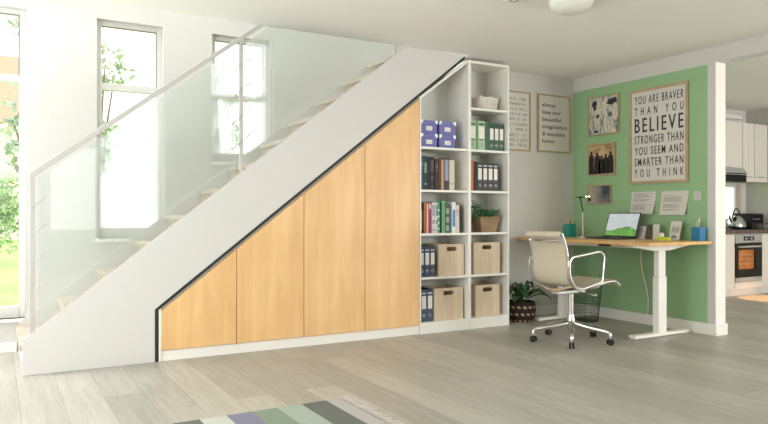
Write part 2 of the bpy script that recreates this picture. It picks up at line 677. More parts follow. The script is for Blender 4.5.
def holed(a0, a1, z0, z1, holes):
    """rectangles that tile [a0,a1]x[z0,z1] around the holes (each a0,a1,z0,z1)"""
    A = sorted({a0, a1, *[h[0] for h in holes], *[h[1] for h in holes]})
    out = []
    for p, q in zip(A, A[1:]):
        c = (p + q) / 2
        cuts = sorted([(h[2], h[3]) for h in holes if h[0] < c < h[1]])
        z = z0
        for l, h in cuts:
            if l > z:
                out.append((p, q, z, l))
            z = h
        if z < z1:
            out.append((p, q, z, z1))
    return out


# ================================================================== STRUCTURE
CZ = 2.423      # ceiling height
YS = 4.815      # plane of the staircase side panel and the cabinet fronts
YW = 5.12       # wall with the posters
YO = 5.71       # outer wall with the tall windows
XG = 5.225      # green wall

struct('floor', MB().box(-1.4, -3.1, -0.12, 9.1, 5.9, 0.0), M['floor'], smooth=False)
mb = MB()
mb.box(-1.4, -3.1, CZ, 9.1, YS, CZ + 0.28)
mb.box(3.62, YS, CZ, 9.1, 5.9, CZ + 0.28)
struct('ceiling', mb, M['ceiling'], smooth=False)
mb = MB()
mb.box(-1.4, YS - 0.02, 5.0, 4.2, 5.9, 5.1)
struct('ceiling_stairwell', mb, M['ceiling'], smooth=False)
# outer wall with three tall windows
WIN = [(-0.36, 0.2, 0.244, 2.555), (0.692, 1.194, 0.824, 2.555), (1.60, 2.116, 1.465, 2.555)]
mb = MB()
for a, b, c, d in holed(-1.4, 4.2, 0.0, 5.0, WIN):
    mb.box(a, YO, c, b, YO + 0.15, d)
struct('wall_outer', mb, M['wall'], smooth=False)
# upper-floor wall over the ceiling edge, walls closing the stairwell
mb = MB()
mb.box(-1.4, YS - 0.12, CZ + 0.28, 4.2, YS, 5.0)
struct('wall_upper', mb, M['wall'], smooth=False)
struct('wall_stairwell_end', MB().box(4.1, YS, CZ + 0.28, 4.2, YO, 5.0), M['wall'], smooth=False)
# wall with the posters (behind the shelving it closes the niche)
struct('wall_back', MB().box(3.62, YW + 0.012, 0, 9.1, YW + 0.14, CZ).box(2.98, YW + 0.012, 0, 3.62, YW + 0.1, 1.9) if False else MB().box(3.62, YW + 0.012, 0, 5.355, YW + 0.14, CZ), M['wall'], smooth=False)
# green wall, its bare margin, the band above and the beam over the kitchen opening
struct('wall_right', MB().box(XG, 3.596, 0, 5.355, YW + 0.012, 2.284), M['green'], smooth=False)
mb = MB()
mb.box(XG, 3.533, 0, 5.355, 3.596, 2.284)
mb.box(XG, 3.533, 2.284, 5.355, YW + 0.012, CZ)
struct('wall_right_margin', mb, M['wall'], smooth=False)
struct('wall_beam', MB().box(XG, -3.1, 2.293, 5.355, 3.533, CZ), M['wall'], smooth=False)
struct('trim_1', MB().box(XG + 0.002, 3.520, 0.0, 5.357, 3.533, 2.293), M['trim'], bev=0.002)
# remaining room walls (outside the picture)
mb = MB()
for a, b, c, d in holed(-3.1, 4.7, 0.0, CZ, [(0.5, 4.1, 0.1, 2.3)]):
    mb.box(-1.4, a, c, -1.3, b, d)
mb.box(-1.4, 4.7, 0, -1.3, 5.9, 0.2)
mb.box(-1.4, 4.7, 3.1, -1.3, 5.9, 5.0)
mb.box(-1.4, 4.7, 0.2, -1.3, 4.9, 3.1)
mb.box(-1.4, 5.65, 0.2, -1.3, 5.9, 3.1)
struct('wall_left', mb, M['wall'], smooth=False)
mb = MB()
for a, b, c, d in holed(-1.4, 9.1, 0.0, CZ, [(0.81, 1.51, 0.75, 2.15), (6.1, 8.7, 0.2, 2.35)]):
    mb.box(a, -3.1, c, b, -3.0, d)
struct('wall_rear', mb, M['wall'], smooth=False)
# kitchen walls
KW = (7.75, 8.70, 0.93, 1.405)
mb = MB()
for a, b, c, d in holed(5.355, 9.1, 0.0, CZ, [KW]):
    mb.box(a, 5.55, c, b, 5.585, d)
struct('wall_kitchen_back', mb, M['wall'], smooth=False)
struct('wall_kitchen_right', MB().box(8.9, -3.0, 0, 9.05, 5.55, CZ), M['wall'], smooth=False)
# baseboards
bh = 0.096
struct('baseboard_back', MB().box(4.10, YW - 0.001, 0, XG - 0.012, YW + 0.012, bh), M['trim'], bev=0.002)
mb = MB()
mb.box(XG - 0.013, 3.533, 0, XG, YW, bh)
mb.box(XG - 0.013, 3.507, 0, 5.369, 3.533, bh)
struct('baseboard_right', mb, M['trim'], bev=0.002)
struct('baseboard_outer', MB().box(-1.3, YO - 0.014, 0, 0.14, YO, 0.07), M['trim'], bev=0.002)
# dark strip standing in for shade in the gap round the under-stair cabinets
zt = lambda x: 0.364 + 0.776 * (x - 0.953)          # lower edge of the side panel
ztop = lambda x: 0.39 + 0.776 * (x - 0.36)          # upper edge of the side panel
zc = lambda x: zt(x) - 0.030                        # top edge of the cabinets
mb = MB()
mb.prism([(0.935, 0.0), (0.98, 0.0), (0.98, zc(0.98)), (3.60, zc(3.60)), (3.605, CZ - 0.001), (0.935, zt(0.935) + 0.02)], YS + 0.012, YS + 0.03)
struct('gap_shade_strip', mb, M['black'], smooth=False)


def window(n, x0, x1, z0, z1, mull=2.035):
    w = 0.042
    ys, ye = YO + 0.055, YO + 0.11
    mb = MB()
    mb.box(x0, ys, z0, x0 + w, ye, z1)
    mb.box(x1 - w, ys, z0, x1, ye, z1)
    mb.box(x0 + w, ys, z1 - w, x1 - w, ye, z1)
    mb.box(x0 + w, ys, z0, x1 - w, ye, z0 + w + 0.045)
    mb.box(x0 + w, ys, mull - 0.028, x1 - w, ye, mull + 0.028)
    o = struct('window_%d' % n, mb, M['frame'], bev=0.004)
    MB().box(x0 + w, ys + 0.02, z0 + w + 0.045, x1 - w, ys + 0.026, mull - 0.028).box(x0 + w, ys + 0.02, mull + 0.028, x1 - w, ys + 0.026, z1 - w).build('pane', M['pane'], o)
    MB().box(x0 - 0.01, YO - 0.02, z0 - 0.025, x1 + 0.01, YO + 0.055, z0).build('window_sill', M['trim'], o, bev=0.003)
    # thin dark rubber seal round the upper light
    sl = MB()
    sl.box(x0 + w, ys - 0.001, z1 - w - 0.006, x1 - w, ys + 0.004, z1 - w)
    sl.box(x1 - w - 0.005, ys - 0.001, mull + 0.028, x1 - w, ys + 0.004, z1 - w)
    sl.build('seal', mat('window_seal_%d' % n, (120, 108, 100), 0.6), o)


for i, wd in enumerate(WIN):
    window(i + 1, *wd)
# kitchen window
o = MB()
o.box(KW[0], 5.56, KW[2], KW[0] + 0.03, 5.583, KW[3]).box(KW[1] - 0.03, 5.56, KW[2], KW[1], 5.583, KW[3])
o.box(KW[0] + 0.03, 5.56, KW[3] - 0.03, KW[1] - 0.03, 5.583, KW[3]).box(KW[0] + 0.03, 5.56, KW[2], KW[1] - 0.03, 5.583, KW[2] + 0.03)
o = struct('window_4', o, M['frame'], bev=0.003)
MB().box(KW[0] + 0.03, 5.57, KW[2] + 0.03, KW[1] - 0.03, 5.574, KW[3] - 0.03).build('pane', M['pane'], o)
o2 = MB().box(KW[1], 5.538, KW[2] - 0.06, KW[1] + 0.07, 5.552, KW[3] + 0.02)
o2.build('window_trim', M['tan'], o, bev=0.002)

# ================================================================== STAIRCASE
st = thing('staircase', 'straight white panelled staircase with pale wooden steps rising to the right', 'staircase', (0.15, YS, 0))
ox, oy = 0.15, YS
loc_pts = [(0.147, 0.0), (0.953, 0.0), (0.953, zt(0.953)), (3.604, CZ - 0.002), (2.979, CZ - 0.002), (0.205, ztop(0.205)), (0.147, 0.232)]
MB().prism([(x - ox, z) for x, z in loc_pts], 0.0, 0.022).build('side_panel', M['string'], st, bev=0.0025)
rise, run = 0.205, 0.268
for k in range(12):
    x0 = k * run
    z0 = 0.19 + rise * k
    x1 = 3.45
    mb = MB()
    mb.box(x0, 0.024, max(0.0, z0 - rise - 0.03) if k else 0.0, x0 + run + 0.02, 0.87, z0 - 0.035)
    mb.build('riser', M['step'] if k else M['string'], st, bev=0.002)
    mb = MB()
    mb.box(x0 - 0.018, 0.024, z0 - 0.035, x0 + run + 0.001, 0.87, z0)
    mb.build('tread', M['step'], st, bev=0.004)
# wall-side skirting of the stair
sk = MB()
pts = [(0.0, 0.0), (0.0, 0.215), (3.2, 0.215 + 3.2 * rise / run), (3.2, 3.2 * rise / run - 0.1)]
sk.prism(pts, 0.872, 0.890)
sk.build('wall_stringer', M['string'], st, bev=0.002)

# glass balustrade
rl = thing('stair_railing', 'glass stair balustrade with slim white handrail and steel pins on the staircase', 'railing', (0.2, YS + 0.008, 0.26))
rx, ry, rz_ = 0.2, YS + 0.008, 0.26
zr = lambda x: 1.292 + 0.7626 * (x - 0.203)
L = lambda x, y, z: (x - rx, y - ry, z - rz_)
# handrail (thin flat bar following the slope)
hr = MB()
hr.prism([(0.187 - rx, zr(0.187) - rz_), (0.187 - rx, zr(0.187) - 0.045 - rz_), (3.1 - rx, zr(3.1) - 0.035 - rz_), (3.1 - rx, zr(3.1) - rz_)], -0.004, 0.022)
hr.build('handrail', M['rail'], rl, bev=0.003)
for px_, z0, z1 in ((0.203, ztop(0.205) - 0.02, zr(0.19) - 0.01), (1.567, ztop(1.567) - 0.002, zr(1.567) - 0.02), (2.885, ztop(2.885) - 0.002, zr(2.885) - 0.02)):
    p = MB().box(px_ - 0.014 - rx, -0.003, z0 - rz_, px_ + 0.014 - rx, 0.021, z1 - rz_).build('post', M['rail'], rl, bev=0.003)
for a, b in ((0.245, 1.532), (1.602, 2.85), (2.92, 3.05)):
    g = MB()
    g.prism([(a - rx, ztop(a) + 0.012 - rz_), (b - rx, ztop(b) + 0.012 - rz_), (b - rx, zr(b) - 0.075 - rz_), (a - rx, zr(a) - 0.075 - rz_)], 0.005, 0.015)
    g.build('glass_panel', M['glass'], rl, smooth=False)
for px_, zs, sides in ((0.203, (1.064, 0.893, 0.716, 0.526), (0, 1)), (1.567, (2.106, 1.93, 1.737, 1.552), (-1, 1)), (2.885, (3.2, 3.0, 2.8, 2.6), (-1, 1))):
    for z in zs:
        a = px_ + sides[0] * 0.075
        b = px_ + sides[1] * 0.075
        MB().cyl(L(a, ry - 0.007, z + (a - px_) * 0.9), L(b, ry - 0.007, z + (b - px_) * 0.9), 0.0038, 8).build('pin', M['steel'], rl)

# ================================================================== UNDER-STAIR CABINETS
PL = 0.072
DIV = [0.998, 1.529, 2.059, 2.592, 3.117]
G_CAB = 'maple fronted cabinets under the stairs'
cl = ['lowest and leftmost maple door cabinet under the stairs', 'second maple door cabinet from the left under the stairs',
      'third maple door cabinet from the left under the stairs', 'tallest maple door cabinet, beside the open shelving']
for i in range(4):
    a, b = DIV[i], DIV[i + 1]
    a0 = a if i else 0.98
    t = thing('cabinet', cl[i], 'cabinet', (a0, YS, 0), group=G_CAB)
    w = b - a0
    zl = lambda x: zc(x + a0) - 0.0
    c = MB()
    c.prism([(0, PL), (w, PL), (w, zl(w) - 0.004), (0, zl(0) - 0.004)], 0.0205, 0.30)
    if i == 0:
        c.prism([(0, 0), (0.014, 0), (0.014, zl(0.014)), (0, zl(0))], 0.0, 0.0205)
    # thin top edge above the doors, greyed to stand in for side panel shade
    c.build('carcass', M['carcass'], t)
    MB().prism([(0, zl(0) - 0.016), (w, zl(w) - 0.016), (w, zl(w)), (0, zl(0))], 0.012, 0.0204).build('shaded_top_edge', cmat((150, 144, 130)), t)
    MB().box(0.0, 0.012, 0.0, w, 0.03, PL).build('plinth', M['carcass'], t, bev=0.0015)
    d0 = 0.014 if i == 0 else 0.0025
    d = MB().prism([(d0, PL + 0.004), (w - 0.0025, PL + 0.004), (w - 0.0025, zl(w - 0.0025) - 0.018), (d0, zl(d0) - 0.018)], 0.0, 0.020)
    d.build('door', M['maple'], t, bev=0.0015)

SH = [0.095, 0.48, 0.855, 1.228, 1.595, 1.967]     # tops of the shelves
DEP = YW - YS + 0.01


def shelving(name, label, x0, x1, slope):
    t = thing(name, label, 'shelving', (x0, YS, 0), group='open shelving units beside the stairs')
    w = x1 - x0
    th = 0.015
    top = 2.385
    zl = lambda x: min(zc(x + x0), top) if slope else top
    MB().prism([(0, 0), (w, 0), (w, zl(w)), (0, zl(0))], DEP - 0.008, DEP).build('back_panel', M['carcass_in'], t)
    MB().prism([(0, 0), (th, 0), (th, zl(th)), (0, zl(0))], 0, DEP - 0.008).build('side_panel', M['carcass'], t, bev=0.001)
    MB().prism([(w - th, 0), (w, 0), (w, zl(w)), (w - th, zl(w - th))], 0, DEP - 0.008).build('side_panel', M['carcass'], t, bev=0.001)
    MB().prism([(th, zl(th) - 0.024), (w - th, zl(w - th) - 0.024 if slope else zl(0) - 0.024), (w - th, zl(w - th)), (th, zl(th))], 0, DEP - 0.008).build('top_panel', M['carcass'], t, bev=0.001)
    n = 5 if slope else 6
    for k in range(n):
        MB().box(th, 0.001 if k else 0.0, SH[k] - 0.02, w - th, DEP - 0.008, SH[k]).build('shelf', M['carcass'], t, bev=0.001)
    MB().box(th, 0.0, 0.0, w - th, 0.018, SH[0] - 0.02).build('plinth', M['carcass'], t)
    return t


shelving('bookshelf', 'white open shelving with slanted top, between the maple doors and the tall shelving', 3.1185, 3.6447, True)
shelving('bookshelf', 'tall narrow white open shelving reaching the ceiling at right end of cabinets', 3.6452, 4.096, False)

# ================================================================== THINGS ON THE SHELVES
YF = 4.858


def sbox(x0, x1, z0, label):
    t = thing('storage_box', label, 'box', ((x0 + x1) / 2, YF, z0), group='blue storage boxes on the shelf')
    w = (x1 - x0) / 2
    h = 0.117
    MB().box(-w + 0.003, 0.003, 0, w - 0.003, 0.22, h - 0.03).build('body', M['bluebox'], t, bev=0.002)
    MB().box(-w, 0, h - 0.034, w, 0.223, h - 0.001).build('lid', M['bluebox'], t, bev=0.002)
    for s in (-1, 1):
        c = MB()
        c.prism([(s * (w + 0.001), h), (s * (w - 0.026), h), (s * (w - 0.022), h - 0.018), (s * (w - 0.01), h - 0.030), (s * (w + 0.001), h - 0.034)], -0.002, 0.0)
        c.build('metal_corner', M['metalc'], t)
    lp = MB().box(-0.030, -0.002, 0.030, 0.030, 0.003, 0.064).build('label_holder', M['metalc'], t, bev=0.001)
    MB().box(-0.024, -0.003, 0.035, 0.024, 0.0, 0.058).build('paper_label', cmat((214, 206, 190)), lp)


sbox(3.158, 3.328, SH[4], 'blue lidded box under another, beside the maple door')
sbox(3.158, 3.328, SH[4] + 0.1175, 'blue lidded box on top of the left stack')
sbox(3.350, 3.522, SH[4], 'blue lidded box under another, at the right of the pair')
sbox(3.350, 3.522, SH[4] + 0.1175, 'blue lidded box on top of the right stack')


def book(x, w, z, h, rgb, label, tilt=0.0, depth=0.2, y=YF, band=None, group='books on the shelves', name='book'):
    t = thing(name, label, 'book', (x, y, z), group=group)
    c = MB()
    th = 0.003
    c.box(0, 0, 0, w, th, h).box(0, th, 0, th, depth, h).box(w - th, th, 0, w, depth, h)
    co = c.build('cover', cmat(rgb), t, bev=0.0008)
    MB().box(th, th, 0.004, w - th, depth - 0.006, h - 0.004).build('pages', cmat((224, 214, 192)), t)
    if band:
        for (za, zb) in band[1]:
            MB().box(0.15 * w, -0.0008, za * h, 0.85 * w, 0.0, zb * h).build('spine_print', cmat(band[0]), t)
    t.rotation_euler = (0, R(tilt), 0)
    return t


T1 = [(0.62, 0.66), (0.70, 0.84)]
T2 = [(0.15, 0.2), (0.5, 0.8)]
T3 = [(0.08, 0.12), (0.30, 0.42), (0.55, 0.9)]
x = 3.150
for w, h, rgb, lab, band in [
    (0.034, 0.285, (58, 88, 122), 'slate blue book at left end of the dark row', ((110, 140, 165), T1)),
    (0.038, 0.292, (28, 58, 54), 'dark green book beside the slate blue book', ((120, 150, 130), T2)),
    (0.026, 0.283, (20, 22, 24), 'thin black book between dark green and charcoal books', None),
    (0.040, 0.287, (38, 34, 36), 'charcoal book with faint spine print in the dark row', ((80, 74, 74), T3)),
    (0.034, 0.272, (52, 38, 36), 'dark brown book just right of the charcoal book', ((96, 78, 70), T1)),
    (0.028, 0.270, (84, 44, 34), 'narrow maroon brown book beside the tan book', None),
    (0.024, 0.268, (186, 160, 116), 'narrow tan book among dark books', None),
    (0.058, 0.280, (64, 56, 66), 'thick dark plum book beside the cream book', ((150, 150, 178), [(0.3, 0.95)])),
        (0.054, 0.266, (206, 200, 180), 'thick cream book at right end of the dark row', ((150, 148, 130), [(0.2, 0.23)]))]:
    book(x, w, SH[3], h, rgb, lab, band=band, group='dark row of books below the blue boxes')
    x += w + 0.0022 + (0.007 if rgb == (38, 34, 36) else 0)
x = 3.145
for w, h, rgb, lab, band, tl in [
    (0.026, 0.262, (46, 40, 38), 'dark narrow book at left end of the colourful row', ((200, 196, 186), [(0.1, 0.75)]), 0),
    (0.030, 0.262, (178, 98, 40), 'burnt orange book leaning in the colourful row', None, 3.0),
    (0.014, 0.255, (222, 214, 196), 'thin ivory booklet between orange and magenta books', None, 3.0),
    (0.028, 0.262, (158, 42, 92), 'magenta book leaning in the colourful row', ((214, 180, 190), [(0.8, 0.95)]), 3.0),
    (0.040, 0.268, (206, 202, 198), 'light grey book with faded print beside magenta book', ((160, 156, 156), T3), 2.0),
    (0.022, 0.266, (224, 224, 222), 'slim white book with blue spine print', ((80, 120, 170), T3), 1.0),
    (0.026, 0.272, (60, 156, 96), 'green book with white spine spots', ((214, 232, 218), [(0.1, 0.16), (0.3, 0.36), (0.5, 0.56), (0.7, 0.76)]), 0),
    (0.018, 0.264, (24, 28, 26), 'thin black book between two green books', None, 0),
    (0.032, 0.276, (120, 196, 138), 'mint green book, tallest of the colourful row', ((90, 160, 110), [(0.05, 0.95)]), 0),
    (0.046, 0.250, (78, 74, 66), 'thick grey book with mottled spine medallions', ((156, 150, 138), [(0.06, 0.26), (0.36, 0.56), (0.66, 0.86)]), 0),
    (0.018, 0.244, (40, 130, 122), 'narrow teal book beside the white and blue book', None, 0),
    (0.040, 0.270, (226, 226, 224), 'white book with large blue shape on spine', ((84, 132, 188), [(0.2, 0.75)]), 0),
    (0.036, 0.245, (212, 198, 184), 'beige book near right end of the colourful row', ((190, 150, 140), T1), 0),
        (0.020, 0.240, (26, 26, 28), 'narrow black book at right end of the colourful row', None, 0)]:
    book(x + (0.012 if tl else 0), w, SH[2], h, rgb, lab, tilt=-tl if False else 0, band=band, group='colourful row of books above the binders')
    x += w + 0.0015 + 0.002
book(3.672, 0.020, SH[3], 0.285, (76, 120, 50), 'thin green folder standing left of the black binders', group='slim folders', name='folder')
book(3.696, 0.024, SH[3], 0.272, (196, 110, 48), 'thin orange folder against the black binders', group='slim folders', name='folder')


def binder(x, w, z, h, rgb, label, group, lab=True, dark=(30, 30, 30), depth=0.235):
    t = thing('ring_binder', label, 'binder', (x, YF, z), group=group)
    MB().box(0, 0, 0, w, 0.004, h).box(0, 0.004, 0, 0.003, depth, h).box(w - 0.003, 0.004, 0, w, depth, h).build('cover', cmat(rgb, 0.45), t, bev=0.001)
    MB().box(0.006, 0.006, 0.006, w - 0.006, depth - 0.01, h - 0.02).build('pages', cmat((224, 220, 208)), t)
    if lab:
        MB().box(w * 0.16, -0.0015, h * 0.40, w * 0.84, 0.0, h * 0.80).build('spine_label', cmat((232, 230, 224)), t)
        MB().box(w * 0.14, -0.002, h * 0.86, w * 0.86, 0.0, h * 0.91).build('top_clip', cmat(dark) if dark != (30, 30, 30) else cmat((190, 190, 188)), t)
        MB().box(w * 0.14, -0.002, h * 0.34, w * 0.86, 0.0, h * 0.37).build('lower_clip', cmat((90, 90, 90)), t)
        rg = MB()
        c = Vector((w / 2, -0.001, h * 0.2))
        rg.tube([c + Vector((math.cos(a) * 0.012, 0, math.sin(a) * 0.012)) for a in [2 * PI * k / 16 for k in range(16)]], 0.003, 6, closed=True)
        rg.build('finger_ring', M['chrome'], t)
    return t


gl = 'green ring binders on the shelf'
binder(3.664, 0.088, SH[4], 0.262, (150, 188, 142), 'pale green binder at far left of the green row', gl, dark=(40, 46, 40))
binder(3.766, 0.086, SH[4], 0.266, (150, 188, 142), 'pale green binder touching the dark green binders', gl, dark=(40, 46, 40))
binder(3.856, 0.040, SH[4], 0.262, (44, 82, 60), 'plain dark green binder without label between pale and labelled ones', gl, lab=False)
for k, n_ in enumerate(('left', 'middle', 'right')):
    binder(3.898 + k * 0.0575, 0.056, SH[4], 0.256, (44, 84, 62), '%s one of the three labelled dark green binders' % n_, gl, dark=(24, 40, 32))
gb = 'black ring binders on the shelf'
binder(3.725, 0.034, SH[3], 0.262, (26, 26, 28), 'plain black binder beside the orange folder', gb, lab=False)
for k, n_ in enumerate(('leftmost', 'second from left', 'third from left', 'rightmost')):
    binder(3.762 + k * 0.0605, 0.0585, SH[3], 0.256, (28, 28, 30), '%s of the four labelled black binders' % n_, gb)
gn = 'navy ring binders on the lower shelves'
for k, n_ in enumerate(('left', 'middle', 'right')):
    binder(3.140 + k * 0.0555, 0.0535, SH[1], 0.258, (42, 62, 92), '%s of three navy binders beside the upper crate' % n_, gn)
for k, n_ in enumerate(('left', 'right')):
    binder(3.158 + k * 0.063, 0.061, SH[0], 0.275, (42, 62, 92), '%s of two navy binders on the bottom shelf' % n_, gn)


def crate(x0, x1, z, h, label):
    t = thing('storage_crate', label, 'crate', ((x0 + x1) / 2, YF, z), group='limed wood crates on the lower shelves')
    w = (x1 - x0) / 2
    th = 0.012
    hz, hw, hh = h * 0.845, 0.056, 0.019
    f = MB()
    # front with a pill shaped hand hole
    f.box(-w, 0, 0, w, th, hz - hh).box(-w, 0, hz + hh, w, th, h)
    f.box(-w, 0, hz - hh, -hw, th, hz + hh).box(hw, 0, hz - hh, w, th, hz + hh)
    for s in (-1, 1):
        arc = [(s * hw, hz + hh), (s * hw, hz - hh)] + [(s * (hw - hh + hh * math.cos(a)), hz + hh * math.sin(a)) for a in [(-90 + 22.5 * k) * PI / 180 for k in range(9)]]
        for q in range(3, len(arc)):
            pass
        up = [(s * hw, hz + hh)] + [(s * (hw - hh + hh * math.cos(a * PI / 180)), hz + hh * math.sin(a * PI / 180)) for a in (0, 30, 60, 90)]
        dn = [(s * hw, hz - hh)] + [(s * (hw - hh + hh * math.cos(a * PI / 180)), hz - hh * math.sin(a * PI / 180)) for a in (0, 30, 60, 90)]
        f.prism(up, 0, th)
        f.prism(dn, 0, th)
    f.build('front_panel', M['crate'], t)
    MB().box(-w, th, 0, -w + th, 0.25, h).build('side_panel', M['crate'], t)
    MB().box(w - th, th, 0, w, 0.25, h).build('side_panel', M['crate'], t)
    MB().box(-w + th, 0.25 - th, 0, w - th, 0.25, h).box(-w + th, th, 0, w - th, 0.25 - th, 0.01).build('back_panel', M['crate'], t)
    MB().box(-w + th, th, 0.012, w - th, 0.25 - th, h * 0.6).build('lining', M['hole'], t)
    return t


crate(3.345, 3.612, SH[1], 0.276, 'limed wood crate beside the three navy binders')
crate(3.72, 4.022, SH[1], 0.282, 'limed wood crate below the herb planter')
crate(3.292, 3.602, SH[0], 0.277, 'limed wood crate beside the two navy binders')
crate(3.742, 4.018, SH[0], 0.284, 'limed wood crate on the bottom right shelf')

# white wicker basket on the top shelf
t = thing('wicker_basket', 'small white wicker basket on the top shelf of tall shelving', 'basket', (3.91, YF + 0.11, SH[5]))


def ring_pts(w, d, z, n=40, wob=0.0):
    out = []
    for k in range(n):
        a = 2 * PI * k / n
        c, s_ = math.cos(a), math.sin(a)
        p = 5.0
        r = (abs(c) ** p + abs(s_) ** p) ** (-1 / p)
        out.append((w * c * r, d * s_ * r, z + wob * math.sin(a * 7)))
    return out


for k in range(7):
    z = 0.008 + k * 0.017
    MB().tube(ring_pts(0.105 + 0.002 * k, 0.095 + 0.002 * k, z, wob=0.003), 0.0085, 6, closed=True).build('woven_band', M['basket'], t)
MB().box(-0.1, -0.09, 0.0, 0.1, 0.09, 0.008).build('base', M['basket'], t)
lin = MB()
random.seed(3)
lin.grid(lambda u, v: Vector(((u - 0.5) * 0.215, (v - 0.5) * 0.19, 0.105 + 0.018 * math.sin(u * 13 + v * 5) * math.cos(v * 9) + 0.008 * math.sin(u * 31))), 18, 12, 0.004)
lin.build('cloth_lining', cmat((216, 212, 204)), t)

# herb planter
t = thing('herb_planter', 'rustic wooden planter of small leafy herbs on the shelf', 'plant', (3.915, YF + 0.085, SH[2]))
q = MB()
b0, b1 = 0.082, 0.115
d0_, d1_ = 0.06, 0.08
vs = []
for z, w, d in ((0, b0, d0_), (0.125, b1 - 0.004, d1_ - 0.004)):
    vs.append([q.bm.verts.new((sx * w, sy * d, z)) for sx, sy in ((-1, -1), (1, -1), (1, 1), (-1, 1))])
q.bm.faces.new(vs[0])
for k in range(4):
    q.bm.faces.new((vs[0][k], vs[0][(k + 1) % 4], vs[1][(k + 1) % 4], vs[1][k]))
q.bm.faces.new(vs[1][::-1])
q.build('box', M['planter'], t)
rim = MB().box(-b1, -d1_, 0.122, b1, -d1_ + 0.014, 0.142).box(-b1, d1_ - 0.014, 0.122, b1, d1_, 0.142).box(-b1, -d1_ + 0.014, 0.122, -b1 + 0.014, d1_ - 0.014, 0.142).box(b1 - 0.014, -d1_ + 0.014, 0.122, b1, d1_ - 0.014, 0.142)
rim.build('rim', M['planter'], t, bev=0.002)


def leaf_cards(mb, centre_fn, n, size, seed, up=0.3):
    rnd = random.Random(seed)
    for _ in range(n):
        c = centre_fn(rnd)
        d = Vector((rnd.uniform(-1, 1), rnd.uniform(-1, 1), rnd.uniform(-0.4, 1) + up)).normalized()
        s_ = d.cross(Vector((rnd.uniform(-1, 1), rnd.uniform(-1, 1), rnd.uniform(-1, 1)))).normalized()
        nn = d.cross(s_)
        L_ = size * rnd.uniform(0.6, 1.2)
        p0, p1 = c, c + d * L_
        m1 = c + d * L_ * 0.5 + s_ * L_ * 0.32 + nn * L_ * 0.1
        m2 = c + d * L_ * 0.5 - s_ * L_ * 0.32 + nn * L_ * 0.1
        md = c + d * L_ * 0.5
        v = [mb.bm.verts.new(p) for p in (p0, m1, p1, m2, md)]
        mb.bm.faces.new((v[0], v[1], v[4]))
        mb.bm.faces.new((v[1], v[2], v[4]))
        mb.bm.faces.new((v[2], v[3], v[4]))
        mb.bm.faces.new((v[3], v[0], v[4]))


def herb_c(r):
    x_ = r.uniform(-0.19, 0.09)
    hmax = 0.06 + 0.10 * max(0, 1 - abs(x_ + 0.13) / 0.07) if x_ < -0.05 else 0.06
    zlow = -0.03 if x_ < -0.09 else 0.0
    return Vector((x_, r.uniform(-0.085, 0.07), 0.135 + r.uniform(zlow, hmax)))


q = MB()
leaf_cards(q, herb_c, 520, 0.026, 5)
tag(q.build('foliage', M['herb'], t, smooth=False), kind='stuff')
q = MB()
for k in range(14):
    a = random.uniform(-0.08, 0.06)
    q.cyl((a, random.uniform(-0.05, 0.05), 0.11), (a * 1.5 - 0.03, random.uniform(-0.06, 0.06), 0.11 + random.uniform(0.05, 0.12)), 0.0015, 5)
q.build('stems', M['leaf'], t)

# ================================================================== POSTERS AND PICTURES
XF = XG - 0.001


def frame_thing(name, label, loc, rz, w, h, fw=0.018, dep=0.022, group=None, sheet=None, mount=None, fm=None):
    """framed sheet; origin at the bottom middle of the back, facing local -y"""
    t = thing(name, label, 'picture', loc, rz, group)
    f = MB()
    a = w / 2
    f.box(-a, -dep, 0, -a + fw, 0, h).box(a - fw, -dep, 0, a, 0, h)
    f.box(-a + fw, -dep, 0, a - fw, 0, fw).box(-a + fw, -dep, h - fw, a - fw, 0, h)
    f.build('picture_frame', fm or M['frame_wood'], t, bev=0.0015)
    MB().box(-a + fw, -dep + 0.010, fw, a - fw, -0.002, h - fw).build('sheet', sheet or M['paper'], t)
    return t


# big typographic poster on the green wall
pw, ph = 0.625, 0.878
t = frame_thing('framed_poster', 'large framed poster of bold capital lettering on the green wall', (XG, 4.083, 1.300), -R(90), pw, ph, 0.024)
lines = [('YOU ARE BRAVER', 0.076), ('T H A N   Y O U', 0.074), ('BELIEVE', 0.132), ('STRONGER THAN', 0.078), ('YOU SEEM AND', 0.074), ('SMARTER THAN', 0.074), ('Y O U   T H I N K', 0.074)]
z = ph - 0.062
gap = (ph - 0.124 - sum(l[1] for l in lines)) / 6
for s_, h_ in lines:
    text_obj('lettering', s_, M['ink'], t, -pw / 2 + 0.058, pw / 2 - 0.046, z - h_, z, -0.0128, bold=0.004, space=1.34, thick=0.015)
    z -= h_ + gap
# poster beside the green wall
t = frame_thing('framed_poster', 'framed poster of small lowercase typewriter lettering beside the green wall', (4.945, YW + 0.011, 1.648), 0, 0.442, 0.584, 0.014)
aw = 0.175
for k, (s_, f_) in enumerate([('always', 0.52), ('keep your', 0.75), ('beautiful', 0.74), ('imagination', 0.98), ('& exquisite', 0.90), ('humor.', 0.52)]):
    z0 = 0.584 - 0.125 - k * 0.073
    text_obj('lettering', s_, M['ink'], t, -0.16, -0.16 + 0.345 * f_, z0, z0 + 0.040, -0.0128, bold=0.012, natural=True)
